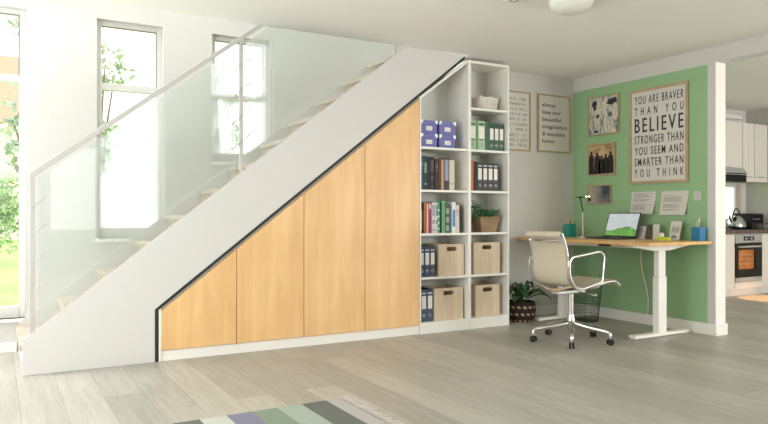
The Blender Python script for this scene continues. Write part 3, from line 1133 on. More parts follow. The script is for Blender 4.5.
# poster half hidden behind the shelving
t = frame_thing('framed_poster', 'framed poster of dense hand drawn grey lettering, nearest the tall shelving', (4.40, YW + 0.011, 1.645), 0, 0.45, 0.584, 0.014)
rnd = random.Random(11)
q = MB()
for r_ in range(10):
    zz = 0.52 - r_ * 0.050
    hh = 0.024 if r_ < 7 else 0.034
    x_ = -0.17
    while x_ < 0.175:
        w_ = rnd.uniform(0.006, 0.018)
        k = rnd.random()
        if k < 0.8:
            q.box(x_, -0.0128, zz - hh, x_ + 0.005, -0.0118, zz)
            zq = zz - hh * rnd.choice([0.1, 0.5, 0.9])
            q.box(x_, -0.0129, zq - 0.003, x_ + w_, -0.0117, zq + 0.003)
            if rnd.random() < 0.6:
                q.box(x_ + w_, -0.0128, zz - hh * rnd.choice([1, 0.5]), x_ + w_ + 0.005, -0.0118, zz)
        x_ += w_ + 0.011
tag(q.build('lettering', M['greyink'], t, smooth=False), kind='stuff')

# three small pictures in a column on the green wall
artA = noise_art('birch_trunk_art', [(0.30, (40, 46, 60)), (0.42, (130, 150, 160)), (0.5, (222, 214, 196)), (0.62, (196, 186, 160)), (0.75, (96, 110, 120))], 6, (5, 5, 1.2), 6, 1.2)
artC = noise_art('blurred_abstract_art', [(0.30, (182, 168, 152)), (0.5, (130, 124, 124)), (0.66, (60, 74, 92)), (0.8, (90, 104, 112))], 5, (1, 1, 1), 1, 0.2)
_t = artC.node_tree
_rp = [n for n in _t.nodes if n.type == 'VALTORGB'][0]
_nz = [n for n in _t.nodes if n.type == 'TEX_NOISE'][0]
_sp = N(_t, 'ShaderNodeSeparateXYZ')
_t.links.new([n for n in _t.nodes if n.type == 'TEX_COORD'][0].outputs['Object'], _sp.inputs[0])
_t.links.new(mathn(_t, 'ADD', mathn(_t, 'MULTIPLY', _sp.outputs[0], 1.6), _nz.outputs[0]), _rp.inputs[0])
artB = noise_art('sepia_sky_art', [(0.35, (150, 118, 84)), (0.6, (206, 178, 136))], 8, (1, 1, 2), 3, 0.4)
t = frame_thing('framed_picture', 'top small framed picture with pale streaks and dark blue patches, on the green wall', (XG, 4.715, 1.803), -R(90), 0.392, 0.386, 0.012, group='small pictures in a column on the green wall', sheet=artA)
for xx, zz, w_, h_ in ((-0.15, 0.30, 0.07, 0.05), (0.04, 0.30, 0.13, 0.055), (-0.13, 0.26, 0.04, 0.04), (-0.10, 0.18, 0.05, 0.03), (-0.12, 0.03, 0.05, 0.025)):
    MB().prism([(xx, zz), (xx + w_ * 0.5, zz - h_ * 0.3), (xx + w_, zz + h_ * 0.2), (xx + w_ * 0.9, zz + h_), (xx + w_ * 0.2, zz + h_ * 0.8)], -0.0135, -0.0122).build('painted_shape', cmat((48, 52, 56)), t)
t = frame_thing('framed_picture', 'middle small framed picture of dark figures under a sepia sky, on the green wall', (XG, 4.739, 1.400), -R(90), 0.345, 0.318, 0.012, group='small pictures in a column on the green wall', sheet=artB)
q = MB()
for xx, h_, w_ in ((-0.13, 0.25, 0.05), (-0.055, 0.235, 0.064), (0.0, 0.20, 0.06), (0.055, 0.215, 0.056), (0.115, 0.235, 0.056)):
    q.prism([(xx - w_ * 0.65, 0.02), (xx + w_ * 0.65, 0.02), (xx + w_ * 0.6, h_ - 0.07), (xx + w_ * 0.5, h_ - 0.04), (xx + w_ * 0.2, h_ - 0.035),
             (xx + w_ * 0.24, h_ - 0.01), (xx, h_), (xx - w_ * 0.24, h_ - 0.01), (xx - w_ * 0.2, h_ - 0.035), (xx - w_ * 0.5, h_ - 0.04), (xx - w_ * 0.6, h_ - 0.07)], -0.0135, -0.0122)
q.build('painted_figures', cmat((30, 27, 26)), t)
t = frame_thing('framed_picture', 'bottom small framed picture of blurred navy and beige, behind the task lamp', (XG, 4.767, 1.118), -R(90), 0.30, 0.192, 0.010, group='small pictures in a column on the green wall', sheet=artC)


def note(y0, y1, z0, z1, label, skew, seed):
    """a sheet pinned by its top edge whose lower corner curls off the wall"""
    w, h = y1 - y0, z1 - z0
    t = thing('paper_note', label, 'paper', (XG, (y0 + y1) / 2, z0), -R(90), 'printed notes pinned to the green wall')
    f = lambda u, v: Vector(((u - 0.5) * w - skew * (1 - v), -0.003 - 0.028 * (1 - v) ** 2 * (0.3 + u * 0.7), v * h))
    MB().grid(f, 10, 10, 0.0006).build('sheet', M['paper'], t)
    rnd = random.Random(seed)
    q = MB()
    v = 0.90
    while v > 0.16:
        if rnd.random() < 0.78:
            u0, u1 = 0.10, rnd.uniform(0.55, 0.92)
            for k in range(8):
                a, b = u0 + (u1 - u0) * k / 8, u0 + (u1 - u0) * (k + 0.86) / 8
                P = [f(a, v), f(b, v), f(b, v + 0.018), f(a, v + 0.018)]
                q.bm.faces.new([q.bm.verts.new(p + Vector((0, -0.0016, 0))) for p in P])
        v -= 0.042
    tag(q.build('printed_text', M['greyink'], t, smooth=False), kind='stuff')


note(4.105, 4.378, 1.020, 1.227, 'printed paper note on the green wall, the one behind the laptop', 0.018, 1)
note(3.770, 4.045, 1.012, 1.224, 'printed paper note on the green wall, nearer the light switch', 0.022, 2)
t = thing('light_switch', 'small white square light switch on the green wall', 'switch', (XG, 3.686, 1.138), -R(90))
MB().box(-0.038, -0.008, 0, 0.038, 0.0, 0.078).build('plate', cmat((196, 200, 188)), t, bev=0.002)
MB().box(-0.022, -0.012, 0.016, 0.022, -0.008, 0.062).build('rocker', cmat((196, 200, 188)), t, bev=0.0015)

# ================================================================== DESK
DZ = 0.793
t = thing('standing_desk', 'standing desk with oak top and white column legs against the green wall', 'desk', (4.82, 4.325, 0))
MB().box(4.425 - 4.82, 3.545 - 4.325, DZ - 0.026, 5.212 - 4.82, 5.10 - 4.325, DZ).build('desktop', M['oak_top'], t, bev=0.003)
for yy in (3.756 - 4.325, 4.86 - 4.325):
    lg = MB().box(-0.050, yy - 0.032, 0.03, 0.050, yy + 0.032, 0.50).build('leg', M['white'], t, bev=0.006)
    MB().box(-0.043, yy - 0.026, 0.50, 0.043, yy + 0.026, DZ - 0.075).build('upper_tube', M['white'], lg, bev=0.005)
    MB().box(-0.340, yy - 0.035, 0.006, 0.345, yy + 0.035, 0.032).box(-0.33, yy - 0.02, 0, -0.29, yy + 0.02, 0.006).box(0.29, yy - 0.02, 0, 0.33, yy + 0.02, 0.006).build('foot', M['white'], t, bev=0.01, seg=3)
    s_ = MB().prism([(-0.36, DZ - 0.028), (0.35, DZ - 0.028), (0.35, DZ - 0.04), (0.10, DZ - 0.078), (-0.10, DZ - 0.078), (-0.36, DZ - 0.04)], yy - 0.03, yy + 0.03)
    s_.build('side_bracket', M['white'], t, bev=0.003)
MB().box(-0.16, 3.79 - 4.325, DZ - 0.062, -0.12, 4.82 - 4.325, DZ - 0.027).box(0.12, 3.79 - 4.325, DZ - 0.062, 0.16, 4.82 - 4.325, DZ - 0.027).build('crossbar', M['white'], t, bev=0.002)
MB().box(-0.385, 3.98 - 4.325, DZ - 0.045, -0.33, 4.07 - 4.325, DZ - 0.027).build('height_control', M['blackm'], t, bev=0.003)
# cable
c = MB()
pts = []
for k in range(24):
    u = k / 23
    pts.append((5.195 - 0.02 * math.sin(u * 5), 4.215 + 0.03 * math.sin(u * 6.5 + 0.4) * (1 - 0.3 * u) - 0.02 * u, DZ - 0.03 - u * (DZ - 0.035)))
c.tube(pts, 0.004, 6)
tag(c.build('power_cable', M['white']), 'thin white power cable hanging under the desk against the green wall', 'cable')

# laptop
t = thing('laptop', 'open dark grey laptop showing a green hill wallpaper on the desk', 'laptop', (4.88, 4.335, DZ), -R(90))
MB().box(-0.183, -0.125, 0.001, 0.183, 0.12, 0.016).build('keyboard_base', M['laptop'], t, bev=0.004)
kb = MB()
for r_ in range(5):
    for k in range(14):
        kb.box(-0.16 + k * 0.0229, -0.02 + r_ * 0.022, 0.016, -0.16 + k * 0.0229 + 0.019, -0.02 + r_ * 0.022 + 0.018, 0.018)
tag(kb.build('keys', M['keys'], t, smooth=False), kind='stuff')
MB().box(-0.05, -0.11, 0.016, 0.05, -0.045, 0.0166).build('trackpad', M['keys'], t)
lid = MB().box(-0.183, 0, 0, 0.183, 0.008, 0.236).build('lid', M['laptop'], t, bev=0.003)
lid.location = (0, 0.118, 0.016)
lid.rotation_euler = (-R(19), 0, 0)
MB().box(-0.174, -0.0008, 0.012, 0.174, 0.0, 0.226).build('display', M['display'], lid)


# pencil cups
def cup(label, loc, m, s_, h, cols, seed, rz=0):
    t = thing('pencil_cup', label, 'pencil holder', loc, rz)
    th = 0.004
    MB().box(-s_, -s_, 0, s_, -s_ + th, h).box(-s_, s_ - th, 0, s_, s_, h).box(-s_, -s_ + th, 0, -s_ + th, s_ - th, h).box(s_ - th, -s_ + th, 0, s_, s_ - th, h).box(-s_ + th, -s_ + th, 0, s_ - th, s_ - th, 0.005).build('cup', m, t, bev=0.001)
    rnd = random.Random(seed)
    for k, rgb in enumerate(cols):
        a = rnd.uniform(-0.6, 0.6) * s_
        b = rnd.uniform(-0.6, 0.6) * s_
        p0 = Vector((a * 0.8, b * 0.8, 0.008))
        p1 = Vector((a * 1.3 + rnd.uniform(-0.012, 0.012), b * 1.3, h + rnd.uniform(0.035, 0.075)))
        pe = thing('pencil', 'pencil standing in the teal square cup by the task lamp' if seed == 1 else 'pencil standing in the blue square cup near the column', 'pencil', (loc[0], loc[1], loc[2]), 0, 'pencils in the %s cup' % ('teal' if seed == 1 else 'blue'))
        MB().cyl(p0, p1, 0.0036, 6).build('shaft', cmat(rgb), pe)
        MB().cyl(p1, p1 + (p1 - p0).normalized() * 0.012, 0.0036, 6, 0.0005).build('tip', cmat((224, 196, 150)), pe)
    return t


cup('teal square pencil cup beside the task lamp', (4.925, 4.885, DZ), M['teal'], 0.043, 0.128, [(190, 150, 90), (150, 110, 60), (90, 60, 40), (200, 180, 120)], 1)
cup('blue square pencil cup at the column end of desk', (5.145, 3.625, DZ), M['bluecup'], 0.040, 0.116, [(210, 208, 200), (60, 60, 60), (150, 120, 80), (224, 222, 216), (100, 60, 50)], 2)

# task lamp
t = thing('desk_lamp', 'slim metal task lamp beside the teal cup', 'lamp', (5.0, 4.78, DZ))
MB().lathe([(0, 0), (0.065, 0), (0.065, 0.008), (0.06, 0.012), (0, 0.012)], 28).build('base', M['steel'], t)
MB().cyl((0, 0, 0.012), (0, 0, 0.262), 0.007, 12).build('pole', M['steel'], t)
MB().cyl((0, 0, 0.255), (0.0, 0.035, 0.39), 0.0055, 10).build('arm', M['blackm'], t)
MB().cyl((0, -0.005, 0.255), (0, 0.005, 0.255), 0.011, 12).cyl((-0.01, 0.035, 0.39), (0.01, 0.035, 0.39), 0.010, 12).build('joint', M['blackm'], t)
MB().box(-0.008, -0.06, 0.388, 0.008, 0.085, 0.398).build('head_arm', M['blackm'], t, bev=0.002)
hd = MB().box(-0.02, -0.115, 0.386, 0.02, -0.045, 0.402).build('lamp_head', M['chrome'], t, bev=0.004)
for k in (-0.098, -0.062):
    MB().lathe([(0, -0.004), (0.007, -0.004), (0.009, 0.003), (0.007, 0.009), (0, 0.009)], 14, M4=Matrix.Translation((-0.02, k, 0.394))).build('led_lens', M['bulb'], hd)
MB().cyl((0.0, -0.085, 0.386), (0.0, -0.085, 0.352), 0.011, 12, 0.016).build('shade', M['blackm'], t)


def card(name, label, loc, rz, w, h, m, lean=12, art=None, group='small cards standing on the desk'):
    t = thing(name, label, 'card', loc, rz, group)
    b = MB().box(-w / 2, 0, 0, w / 2, 0.006, h).build('panel', m, t, bev=0.001)
    b.rotation_euler = (-R(lean), 0, 0)
    if art:
        q = MB()
        art(q, w, h)
        q.build('print', M['greyink'], b)
    # easel strut
    MB().tube([(0, 0.008 + math.sin(R(lean)) * h * 0.7, h * 0.65), (0, 0.05 + math.sin(R(lean)) * h * 0.7, 0.0015)], 0.0015, 5).build('strut', M['blackm'], t)
    return t


def art_plant(q, w, h):
    for k in range(5):
        a = -w * 0.3 + k * w * 0.15
        q.prism([(a, h * 0.3), (a + w * 0.06, h * 0.55), (a + w * 0.02, h * 0.8), (a - w * 0.05, h * 0.55)], -0.0008, 0)
    q.box(-w * 0.22, -0.0008, h * 0.12, w * 0.22, 0, h * 0.26)


def art_lines(q, w, h):
    for k in range(7):
        q.box(-w * 0.35, -0.0008, h * (0.15 + 0.1 * k), w * (0.1 + 0.25 * ((k * 37) % 10) / 10), 0, h * (0.18 + 0.1 * k))


card('greeting_card', 'small card leaning beside the laptop screen', (5.08, 4.165, DZ), -R(90), 0.085, 0.120, M['paper'], 14, art_lines)
card('greeting_card', 'white folded card standing behind the lime dispenser', (5.085, 4.005, DZ), -R(90), 0.065, 0.135, M['paper'], 4)
card('greeting_card', 'dark narrow card standing left of the white card', (5.09, 4.078, DZ), -R(90), 0.055, 0.132, cmat((92, 80, 72)), 4)
card('greeting_card', 'card with grey plant drawing, nearest the blue cup', (5.09, 3.825, DZ), -R(90), 0.105, 0.168, M['paper'], 14, art_plant)
# lime tape dispenser
t = thing('tape_dispenser', 'lime green tape dispenser in front of the cards', 'tape dispenser', (4.985, 3.845, DZ), -R(90))
MB().prism([(-0.06, 0), (0.06, 0), (0.06, 0.022), (0.045, 0.03), (0.012, 0.026), (-0.006, 0.034), (-0.035, 0.036), (-0.056, 0.024), (-0.062, 0.012)], -0.016, 0.016).build('body', M['lime'], t, bev=0.003)
MB().cyl((-0.022, -0.009, 0.044), (-0.022, 0.009, 0.044), 0.021, 20).build('tape_roll', M['trim'], t)

# waste basket
t = thing('waste_basket', 'black wire mesh waste basket under the desk', 'bin', (4.90, 4.655, 0))
n = 36
for z, r_ in [(0.004, 0.118), (0.06, 0.124), (0.12, 0.130), (0.18, 0.136), (0.24, 0.142), (0.30, 0.148)]:
    MB().tube([(r_ * math.cos(2 * PI * k / n), r_ * math.sin(2 * PI * k / n), z) for k in range(n)], 0.0014, 5, closed=True).build('hoop', M['blackm'], t)
MB().tube([(0.156 * math.cos(2 * PI * k / n), 0.156 * math.sin(2 * PI * k / n), 0.355) for k in range(n)], 0.005, 8, closed=True).build('rim', M['blackm'], t)
q = MB()
for k in range(46):
    a = 2 * PI * k / 46
    q.tube([(0.118 * math.cos(a), 0.118 * math.sin(a), 0.004), (0.155 * math.cos(a), 0.155 * math.sin(a), 0.353)], 0.0014, 4)
q.build('wire_mesh', M['blackm'], t)
MB().lathe([(0, 0.001), (0.118, 0.001), (0.118, 0.006), (0, 0.006)], 30).build('base', M['blackm'], t)

# ================================================================== OFFICE CHAIR
t = thing('office_chair', 'cream sling office chair with aluminium arms and castors at the desk', 'chair', (3.995, 3.945, 0))
prof = [(-.292, .872), (-.276, .84), (-.252, .78), (-.236, .72), (-.230, .66), (-.229, .60), (-.222, .545), (-.200, .495), (-.165, .465), (-.11, .448), (-.04, .446), (.05, .458), (.14, .473), (.22, .484), (.275, .484), (.312, .472), (.338, .448)]


def smoothp(P, n=3):
    out = []
    for i in range(len(P) - 1):
        p0, p1, p2, p3 = P[max(i - 1, 0)], P[i], P[i + 1], P[min(i + 2, len(P) - 1)]
        for k in range(n):
            u = k / n
            out.append(tuple(0.5 * ((2 * p1[j]) + (-p0[j] + p2[j]) * u + (2 * p0[j] - 5 * p1[j] + 4 * p2[j] - p3[j]) * u * u + (-p0[j] + 3 * p1[j] - 3 * p2[j] + p3[j]) * u ** 3) for j in range(len(p1))))
    out.append(P[-1])
    return out


PR = smoothp(prof, 3)
HW = 0.192


def sling(u, v):
    i = u * (len(PR) - 1)
    a = int(min(i, len(PR) - 2))
    f = i - a
    x_ = PR[a][0] * (1 - f) + PR[a + 1][0] * f
    z_ = PR[a][1] * (1 - f) + PR[a + 1][1] * f
    return Vector((x_, (v - 0.5) * 2 * (HW - 0.004), z_))


MB().grid(sling, 60, 12, 0.014).build('sling_seat', M['cream'], t)
# padded roll at the top of the back and at the front edge of the seat
MB().tube([(-.296, -HW + 0.006, .862), (-.296, HW - 0.006, .862)], 0.024, 16, flat=0.7).build('head_roll', M['cream'], t)
MB().tube([(.330, -HW + 0.006, .455), (.330, HW - 0.006, .455)], 0.014, 12).build('front_roll', M['cream'], t)
for s in (-1, 1):
    MB().tube([(p[0], s * HW, p[1]) for p in PR], 0.0135, 10, flat=0.8).build('side_rail', M['chrome'], t)
    ya = s * (HW + 0.030)
    ap = [(-.236, .655), (-.215, .688), (-.17, .696), (-.05, .710), (.05, .7235), (.095, .722), (.122, .702), (.129, .670), (.121, .60), (.112, .52), (.100, .492), (.07, .482), (-.02, .462), (-.10, .446), (-.155, .450), (-.195, .480), (-.226, .53), (-.240, .59)]
    ap = smoothp(ap + [ap[0]], 3)[:-1]
    MB().tube([(a, ya, b) for a, b in ap], 0.0105, 10, closed=True, flat=0.8).build('armrest', M['white' if False else 'chrome'], t)
    MB().cyl((-.232, s * HW, .60), (-.236, ya, .60), 0.007, 8).cyl((.02, s * HW, .462), (.02, ya, .466), 0.007, 8).build('arm_fixing', M['chrome'], t)
# stretchers
br = [(-.262 - 0.030 * math.sin(PI * k / 12), -HW + 2 * HW * k / 12, .812) for k in range(13)]
MB().tube(br, 0.010, 8).build('upper_stretcher', M['chrome'], t)
br = [(-.185 - 0.01 * math.sin(PI * k / 12), -HW + 2 * HW * k / 12, .470 - 0.045 * math.sin(PI * k / 12)) for k in range(13)]
MB().tube(br, 0.011, 8, flat=0.8).build('lower_stretcher', M['chrome'], t)
br = [(.10, -HW + 2 * HW * k / 12, .455 - 0.04 * math.sin(PI * k / 12)) for k in range(13)]
MB().tube(br, 0.011, 8, flat=0.8).build('front_stretcher', M['chrome'], t)
MB().box(-0.18, -0.045, 0.385, 0.12, 0.045, 0.422).build('tilt_mechanism', M['steel'], t, bev=0.01)
MB().cyl((0.04, -0.04, 0.40), (0.05, -0.19, 0.392), 0.005, 8).cyl((0.05, -0.17, 0.393), (0.052, -0.215, 0.391), 0.009, 10).build('height_lever', M['chrome'], t)
MB().cyl((0, 0, 0.20), (0, 0, 0.39), 0.021, 20).build('gas_column', M['chrome'], t)
MB().lathe([(0, 0.095), (0.028, 0.095), (0.034, 0.12), (0.034, 0.165), (0.026, 0.215), (0, 0.215)], 24).build('hub', M['chrome'], t)
for k in range(5):
    a = R(9.5 + 72 * k)
    ca, sa = math.cos(a), math.sin(a)
    lp = [(0.025, .150), (0.08, .138), (0.16, .122), (0.24, .110), (0.285, .102), (0.303, .088), (0.306, .066)]
    lg = MB().tube([(r_ * ca, r_ * sa, z_) for r_, z_ in smoothp(lp, 3)], [0.024 - 0.009 * min(1, i / 14) for i in range(19)], 10).build('leg', M['chrome'], t)
    cx, cy = 0.306 * ca, 0.306 * sa
    ta = a + R(55 + 40 * k)
    tx, ty = -math.sin(ta), math.cos(ta)
    w = MB()
    for s in (-1, 1):
        w.cyl((cx + tx * s * 0.006, cy + ty * s * 0.006, 0.0255), (cx + tx * s * 0.019, cy + ty * s * 0.019, 0.0255), 0.025, 20)
    cs = w.build('castor', M['rubber'], t, bev=0.002)
    MB().cyl((cx, cy, 0.025), (cx, cy, 0.070), 0.0055, 8).build('castor_stem', M['steel'], cs)

# ================================================================== POTTED PLANT
t = thing('potted_plant', 'broad leaved green plant in patterned woven basket on the floor', 'plant', (4.355, 4.955, 0))
MB().lathe([(0, 0.0), (0.105, 0.0), (0.122, 0.012), (0.140, 0.06), (0.146, 0.12), (0.140, 0.17), (0.130, 0.19), (0.122, 0.188), (0.130, 0.165), (0.13, 0.15), (0, 0.15)], 40).build('basket_pot', M['woven'], t)
MB().lathe([(0, 0.158), (0.126, 0.155), (0.126, 0.15)], 30).build('soil', M['soil'], t)
rnd = random.Random(21)
for k in range(17):
    a = 2 * PI * k / 17 + rnd.uniform(-0.2, 0.2)
    inner = k % 3 == 0
    rise_ = rnd.uniform(0.17, 0.24) if inner else rnd.uniform(0.08, 0.17)
    reach = rnd.uniform(0.09, 0.14) if inner else rnd.uniform(0.20, 0.29)
    if math.sin(a) > 0.2:
        reach *= 0.42
        rise_ *= 1.15
    wd = rnd.uniform(0.030, 0.042)
    ca, sa = math.cos(a), math.sin(a)

    def lf(u, v, ca=ca, sa=sa, reach=reach, rise_=rise_, wd=wd):
        s_ = u
        r_ = 0.02 + reach * s_
        z_ = 0.155 + rise_ * math.sin(s_ * PI * 0.72) - 0.02 * s_ ** 3
        w_ = wd * (max(0.0, math.sin(PI * max(0, (s_ - 0.18)) / 0.82)) ** 0.7 if s_ > 0.18 else 0.0) + 0.003
        o_ = (v - 0.5) * 2
        return Vector((ca * r_ - sa * o_ * w_, sa * r_ + ca * o_ * w_, z_ + abs(o_) * w_ * 0.35))
    MB().grid(lf, 14, 4, 0.0008).build('leaf', M['leaf'], t)

# ================================================================== RUG
rx0, rx1, ry0, ry1 = -0.15, 1.637, 1.4, 3.335
t = thing('striped_rug', 'striped rug in green, mint, purple and grey with fringed edge on the floor', 'rug', (0.75, 2.4, 0))
bnd = [0.05, 0.19, 0.33, 0.465, 0.60, 0.735, 0.87, 1.003, 1.136, 1.272, 1.409, 1.552]
cl_ = [(196, 190, 182), (108, 116, 104), (176, 196, 174), (140, 162, 128), (126, 124, 148), (206, 204, 190), (102, 110, 102), (202, 204, 192), (132, 132, 152), (134, 152, 128), (168, 182, 168), (104, 110, 102), (190, 186, 180)]
bnd2 = [b - 0.75 for b in bnd]
cols_ = cl_[:]
M['rug'] = stripes_mat('striped_rug_weave', bnd2 + [1.5535 - 0.75], cols_ + [(188, 183, 180)])
# boundaries: the last stripe is the pale border
MB().box(rx0 - 0.75, ry0 - 2.4, 0.001, rx1 - 0.75, ry1 - 2.4, 0.011).build('rug_body', M['rug'], t, bev=0.003)
q = MB()
rnd = random.Random(4)
nf = 74
for e, sx in ((rx1 - 0.75, 1), (rx0 - 0.75, -1)):
    for k in range(nf):
        yy = ry0 - 2.4 + 0.01 + (ry1 - ry0 - 0.02) * k / (nf - 1)
        w1, w2 = rnd.uniform(-0.012, 0.012), rnd.uniform(-0.018, 0.018)
        q.tube([(e - 0.004 * sx, yy, 0.007), (e + 0.025 * sx, yy, 0.012), (e + 0.05 * sx, yy + w1 * 0.5, 0.009), (e + 0.062 * sx, yy + w1, 0.008), (e + 0.08 * sx, yy + w2, 0.006)], [0.004, 0.0075, 0.004, 0.006, 0.004], 5)
tag(q.build('fringe', M['fringe'], t), kind='stuff')

# ================================================================== CEILING FITTINGS
t = thing('ceiling_light', 'white opal dome light on the ceiling', 'lamp', (3.24, 3.20, CZ))
MB().lathe([(0, 0), (0.13, 0), (0.13, -0.012), (0, -0.012)], 36).build('base', M['trim'], t)
MB().lathe([(0.14, -0.012), (0.142, -0.03), (0.130, -0.060), (0.102, -0.085), (0.06, -0.100), (0, -0.106)], 40).build('shade', M['dome'], t)
t = thing('smoke_detector', 'small round white smoke detector on the ceiling beside the dome light', 'smoke detector', (2.885, 3.345, CZ))
MB().lathe([(0, 0), (0.065, 0), (0.065, -0.022), (0.05, -0.033), (0, -0.034)], 30).build('housing', M['trim'], t)
MB().lathe([(0.02, -0.0335), (0.025, -0.036), (0.03, -0.0335)], 24).build('vent_ring', M['greyink'], t)

# ================================================================== KITCHEN
CT = 0.822
KF = 5.05
gk = 'white base cabinets in the kitchen'


def kbase(x0, x1, label):
    t = thing('kitchen_cabinet', label, 'cabinet', ((x0 + x1) / 2, KF, 0), group=gk)
    w = (x1 - x0) / 2
    MB().box(-w, 0.02, 0.093, w, 0.49, CT - 0.048).build('carcass', M['kcab'], t)
    MB().box(-w, 0.06, 0, w, 0.08, 0.093).build('plinth', M['kcab'], t)
    d = MB().box(-w + 0.003, 0, 0.098, w - 0.003, 0.02, CT - 0.052).build('door', M['kcab'], t, bev=0.003)
    MB().box(-w + 0.05, -0.002, 0.15, w - 0.05, 0.0, CT - 0.20).build('raised_panel', M['kcab'], d, bev=0.001)
    MB().tube([(-0.05, 0, 0.70), (-0.05, -0.025, 0.70), (0.05, -0.025, 0.70), (0.05, 0, 0.70)], 0.005, 8).build('handle', M['stainless'], d)


kbase(6.05, 6.66, 'white base cabinet farthest from the oven in the kitchen')
kbase(6.665, 7.27, 'white base cabinet second to the left of the oven')
kbase(7.275, 7.872, 'white base cabinet just left of the oven')
kbase(8.44, 8.898, 'white base cabinet just right of the oven')
t = thing('oven', 'built-in stainless oven with lit window in the kitchen', 'oven', (8.156, KF, 0))
w = 0.28
MB().box(-w, 0.02, 0.093, w, 0.48, CT - 0.05).build('body', M['kcab'], t)
MB().box(-w, 0.0, 0.098, w, 0.02, 0.172).build('lower_panel', M['kcab'], t, bev=0.002)
MB().box(-w, 0.06, 0, w, 0.08, 0.093).build('plinth', M['kcab'], t)
MB().box(-w + 0.004, -0.006, 0.665, w - 0.004, 0.02, 0.765).build('control_panel', M['stainless'], t, bev=0.003)
dp = MB().box(-0.115, -0.008, 0.690, 0.10, -0.006, 0.740).build('display', M['ovglass'], t)
MB().box(-0.085, -0.0095, 0.705, -0.045, -0.008, 0.725).box(0.035, -0.0095, 0.700, 0.06, -0.008, 0.728).box(-0.01, -0.0095, 0.712, 0.01, -0.008, 0.722).build('indicator', cmat((190, 192, 196)), dp)
dr = MB()
for a, b, c_, d_ in holed(-w + 0.004, w - 0.004, 0.235, 0.66, [(-0.215, 0.13, 0.335, 0.575)]):
    dr.box(a, -0.006, c_, b, 0.014, d_)
dr = dr.build('door', M['ovglass'], t, bev=0.0015)
MB().box(-w + 0.004, -0.006, 0.175, w - 0.004, 0.014, 0.232).build('door_bottom', M['stainless'], t, bev=0.002)
MB().tube([(-0.23, -0.006, 0.615), (-0.23, -0.035, 0.615), (0.23, -0.035, 0.615), (0.23, -0.006, 0.615)], 0.011, 10).build('handle', M['stainless'], dr)
cv = MB().box(-0.215, 0.0145, 0.335, 0.13, 0.0195, 0.575).build('oven_cavity', M['ovlit'], t)
rk = MB()
for z_ in (0.40, 0.455, 0.51):
    rk.box(-0.20, 0.004, z_, 0.12, 0.008, z_ + 0.005)
rk.build('rack', M['stainless'], t)

tag(MB().box(6.05, KF - 0.02, CT - 0.048, 8.898, 5.545, CT).build('kitchen_worktop', M['kstone'], bev=0.003), 'dark speckled stone worktop over the kitchen base cabinets', 'worktop')
# hob
t = thing('hob', 'black gas hob set in the worktop under the kettle', 'hob', (8.10, 5.28, CT))
MB().box(-0.29, -0.2, 0.001, 0.29, 0.2, 0.008).build('plate', M['blackcab'], t, bev=0.002)
for a, b in ((-0.15, 0), (0.16, 0)):
    MB().lathe([(0, 0.008), (0.045, 0.008), (0.04, 0.018), (0, 0.018)], 20, c=(a, b)).build('burner', M['blackm'], t)
    q = MB()
    for k in range(4):
        an = PI / 4 + k * PI / 2
        q.tube([(a + 0.02 * math.cos(an), b + 0.02 * math.sin(an), 0.026), (a + 0.11 * math.cos(an), b + 0.11 * math.sin(an), 0.026), (a + 0.11 * math.cos(an), b + 0.11 * math.sin(an), 0.008)], 0.005, 6)
    q.build('pan_support', M['blackm'], t)
# kettle
t = thing('kettle', 'polished steel stovetop kettle with arched handle on the hob', 'kettle', (8.26, 5.28, CT + 0.031))
MB().lathe([(0, 0), (0.115, 0), (0.118, 0.015), (0.105, 0.06), (0.075, 0.11), (0.05, 0.135), (0.03, 0.145), (0, 0.148)], 30).build('body', M['chrome'], t)
MB().lathe([(0, 0.148), (0.012, 0.148), (0.016, 0.16), (0.008, 0.172), (0, 0.173)], 16).build('lid_knob', M['blackm'], t)
MB().tube([(0.08 * math.cos(a), 0, 0.11 + 0.125 * math.sin(a)) for a in [PI * k / 14 for k in range(15)]], 0.008, 8).build('handle', M['blackm'], t)
MB().tube([(-0.08, 0, 0.06), (-0.12, 0, 0.10), (-0.15, 0, 0.15)], [0.022, 0.016, 0.011], 10).build('spout', M['chrome'], t)
t = thing('oil_bottle', 'olive green oil bottle with dark stopper beside the kettle', 'bottle', (7.99, 5.44, CT))
MB().lathe([(0, 0), (0.036, 0), (0.038, 0.01), (0.038, 0.13), (0.030, 0.16), (0.014, 0.18), (0.013, 0.215), (0, 0.215)], 22).build('bottle_body', M['olive'], t)
MB().lathe([(0, 0.215), (0.016, 0.215), (0.020, 0.232), (0.014, 0.25), (0, 0.253)], 16).build('stopper', M['blackm'], t)
t = thing('saucepan', 'small dark saucepan between the kettle and black bread box', 'pan', (8.55, 5.17, CT))
MB().lathe([(0, 0), (0.055, 0), (0.06, 0.01), (0.062, 0.075), (0.058, 0.075), (0.056, 0.008), (0, 0.008)], 26).build('pan_body', cmat((60, 60, 60)), t)
MB().tube([(0.06, -0.01, 0.065), (0.10, -0.05, 0.072), (0.13, -0.08, 0.075)], 0.006, 8).build('handle', M['blackm'], t)
t = thing('bread_box', 'glossy black bread box at right end of the worktop', 'bread box', (8.715, 5.40, CT))
MB().prism([(-0.10, 0.004), (0.12, 0.004), (0.12, 0.205), (-0.085, 0.205), (-0.10, 0.19)], -0.175, 0.175, 'x').build('case', M['blackcab'], t, bev=0.008)
MB().cyl((-0.08, -0.108, 0.13), (0.08, -0.108, 0.13), 0.006, 8).build('handle', M['steel'], t)
MB().box(-0.16, -0.09, 0, -0.13, 0.11, 0.004).box(0.13, -0.09, 0, 0.16, 0.11, 0.004).build('feet', M['rubber'], t)

# wall cabinets
UF = 5.25


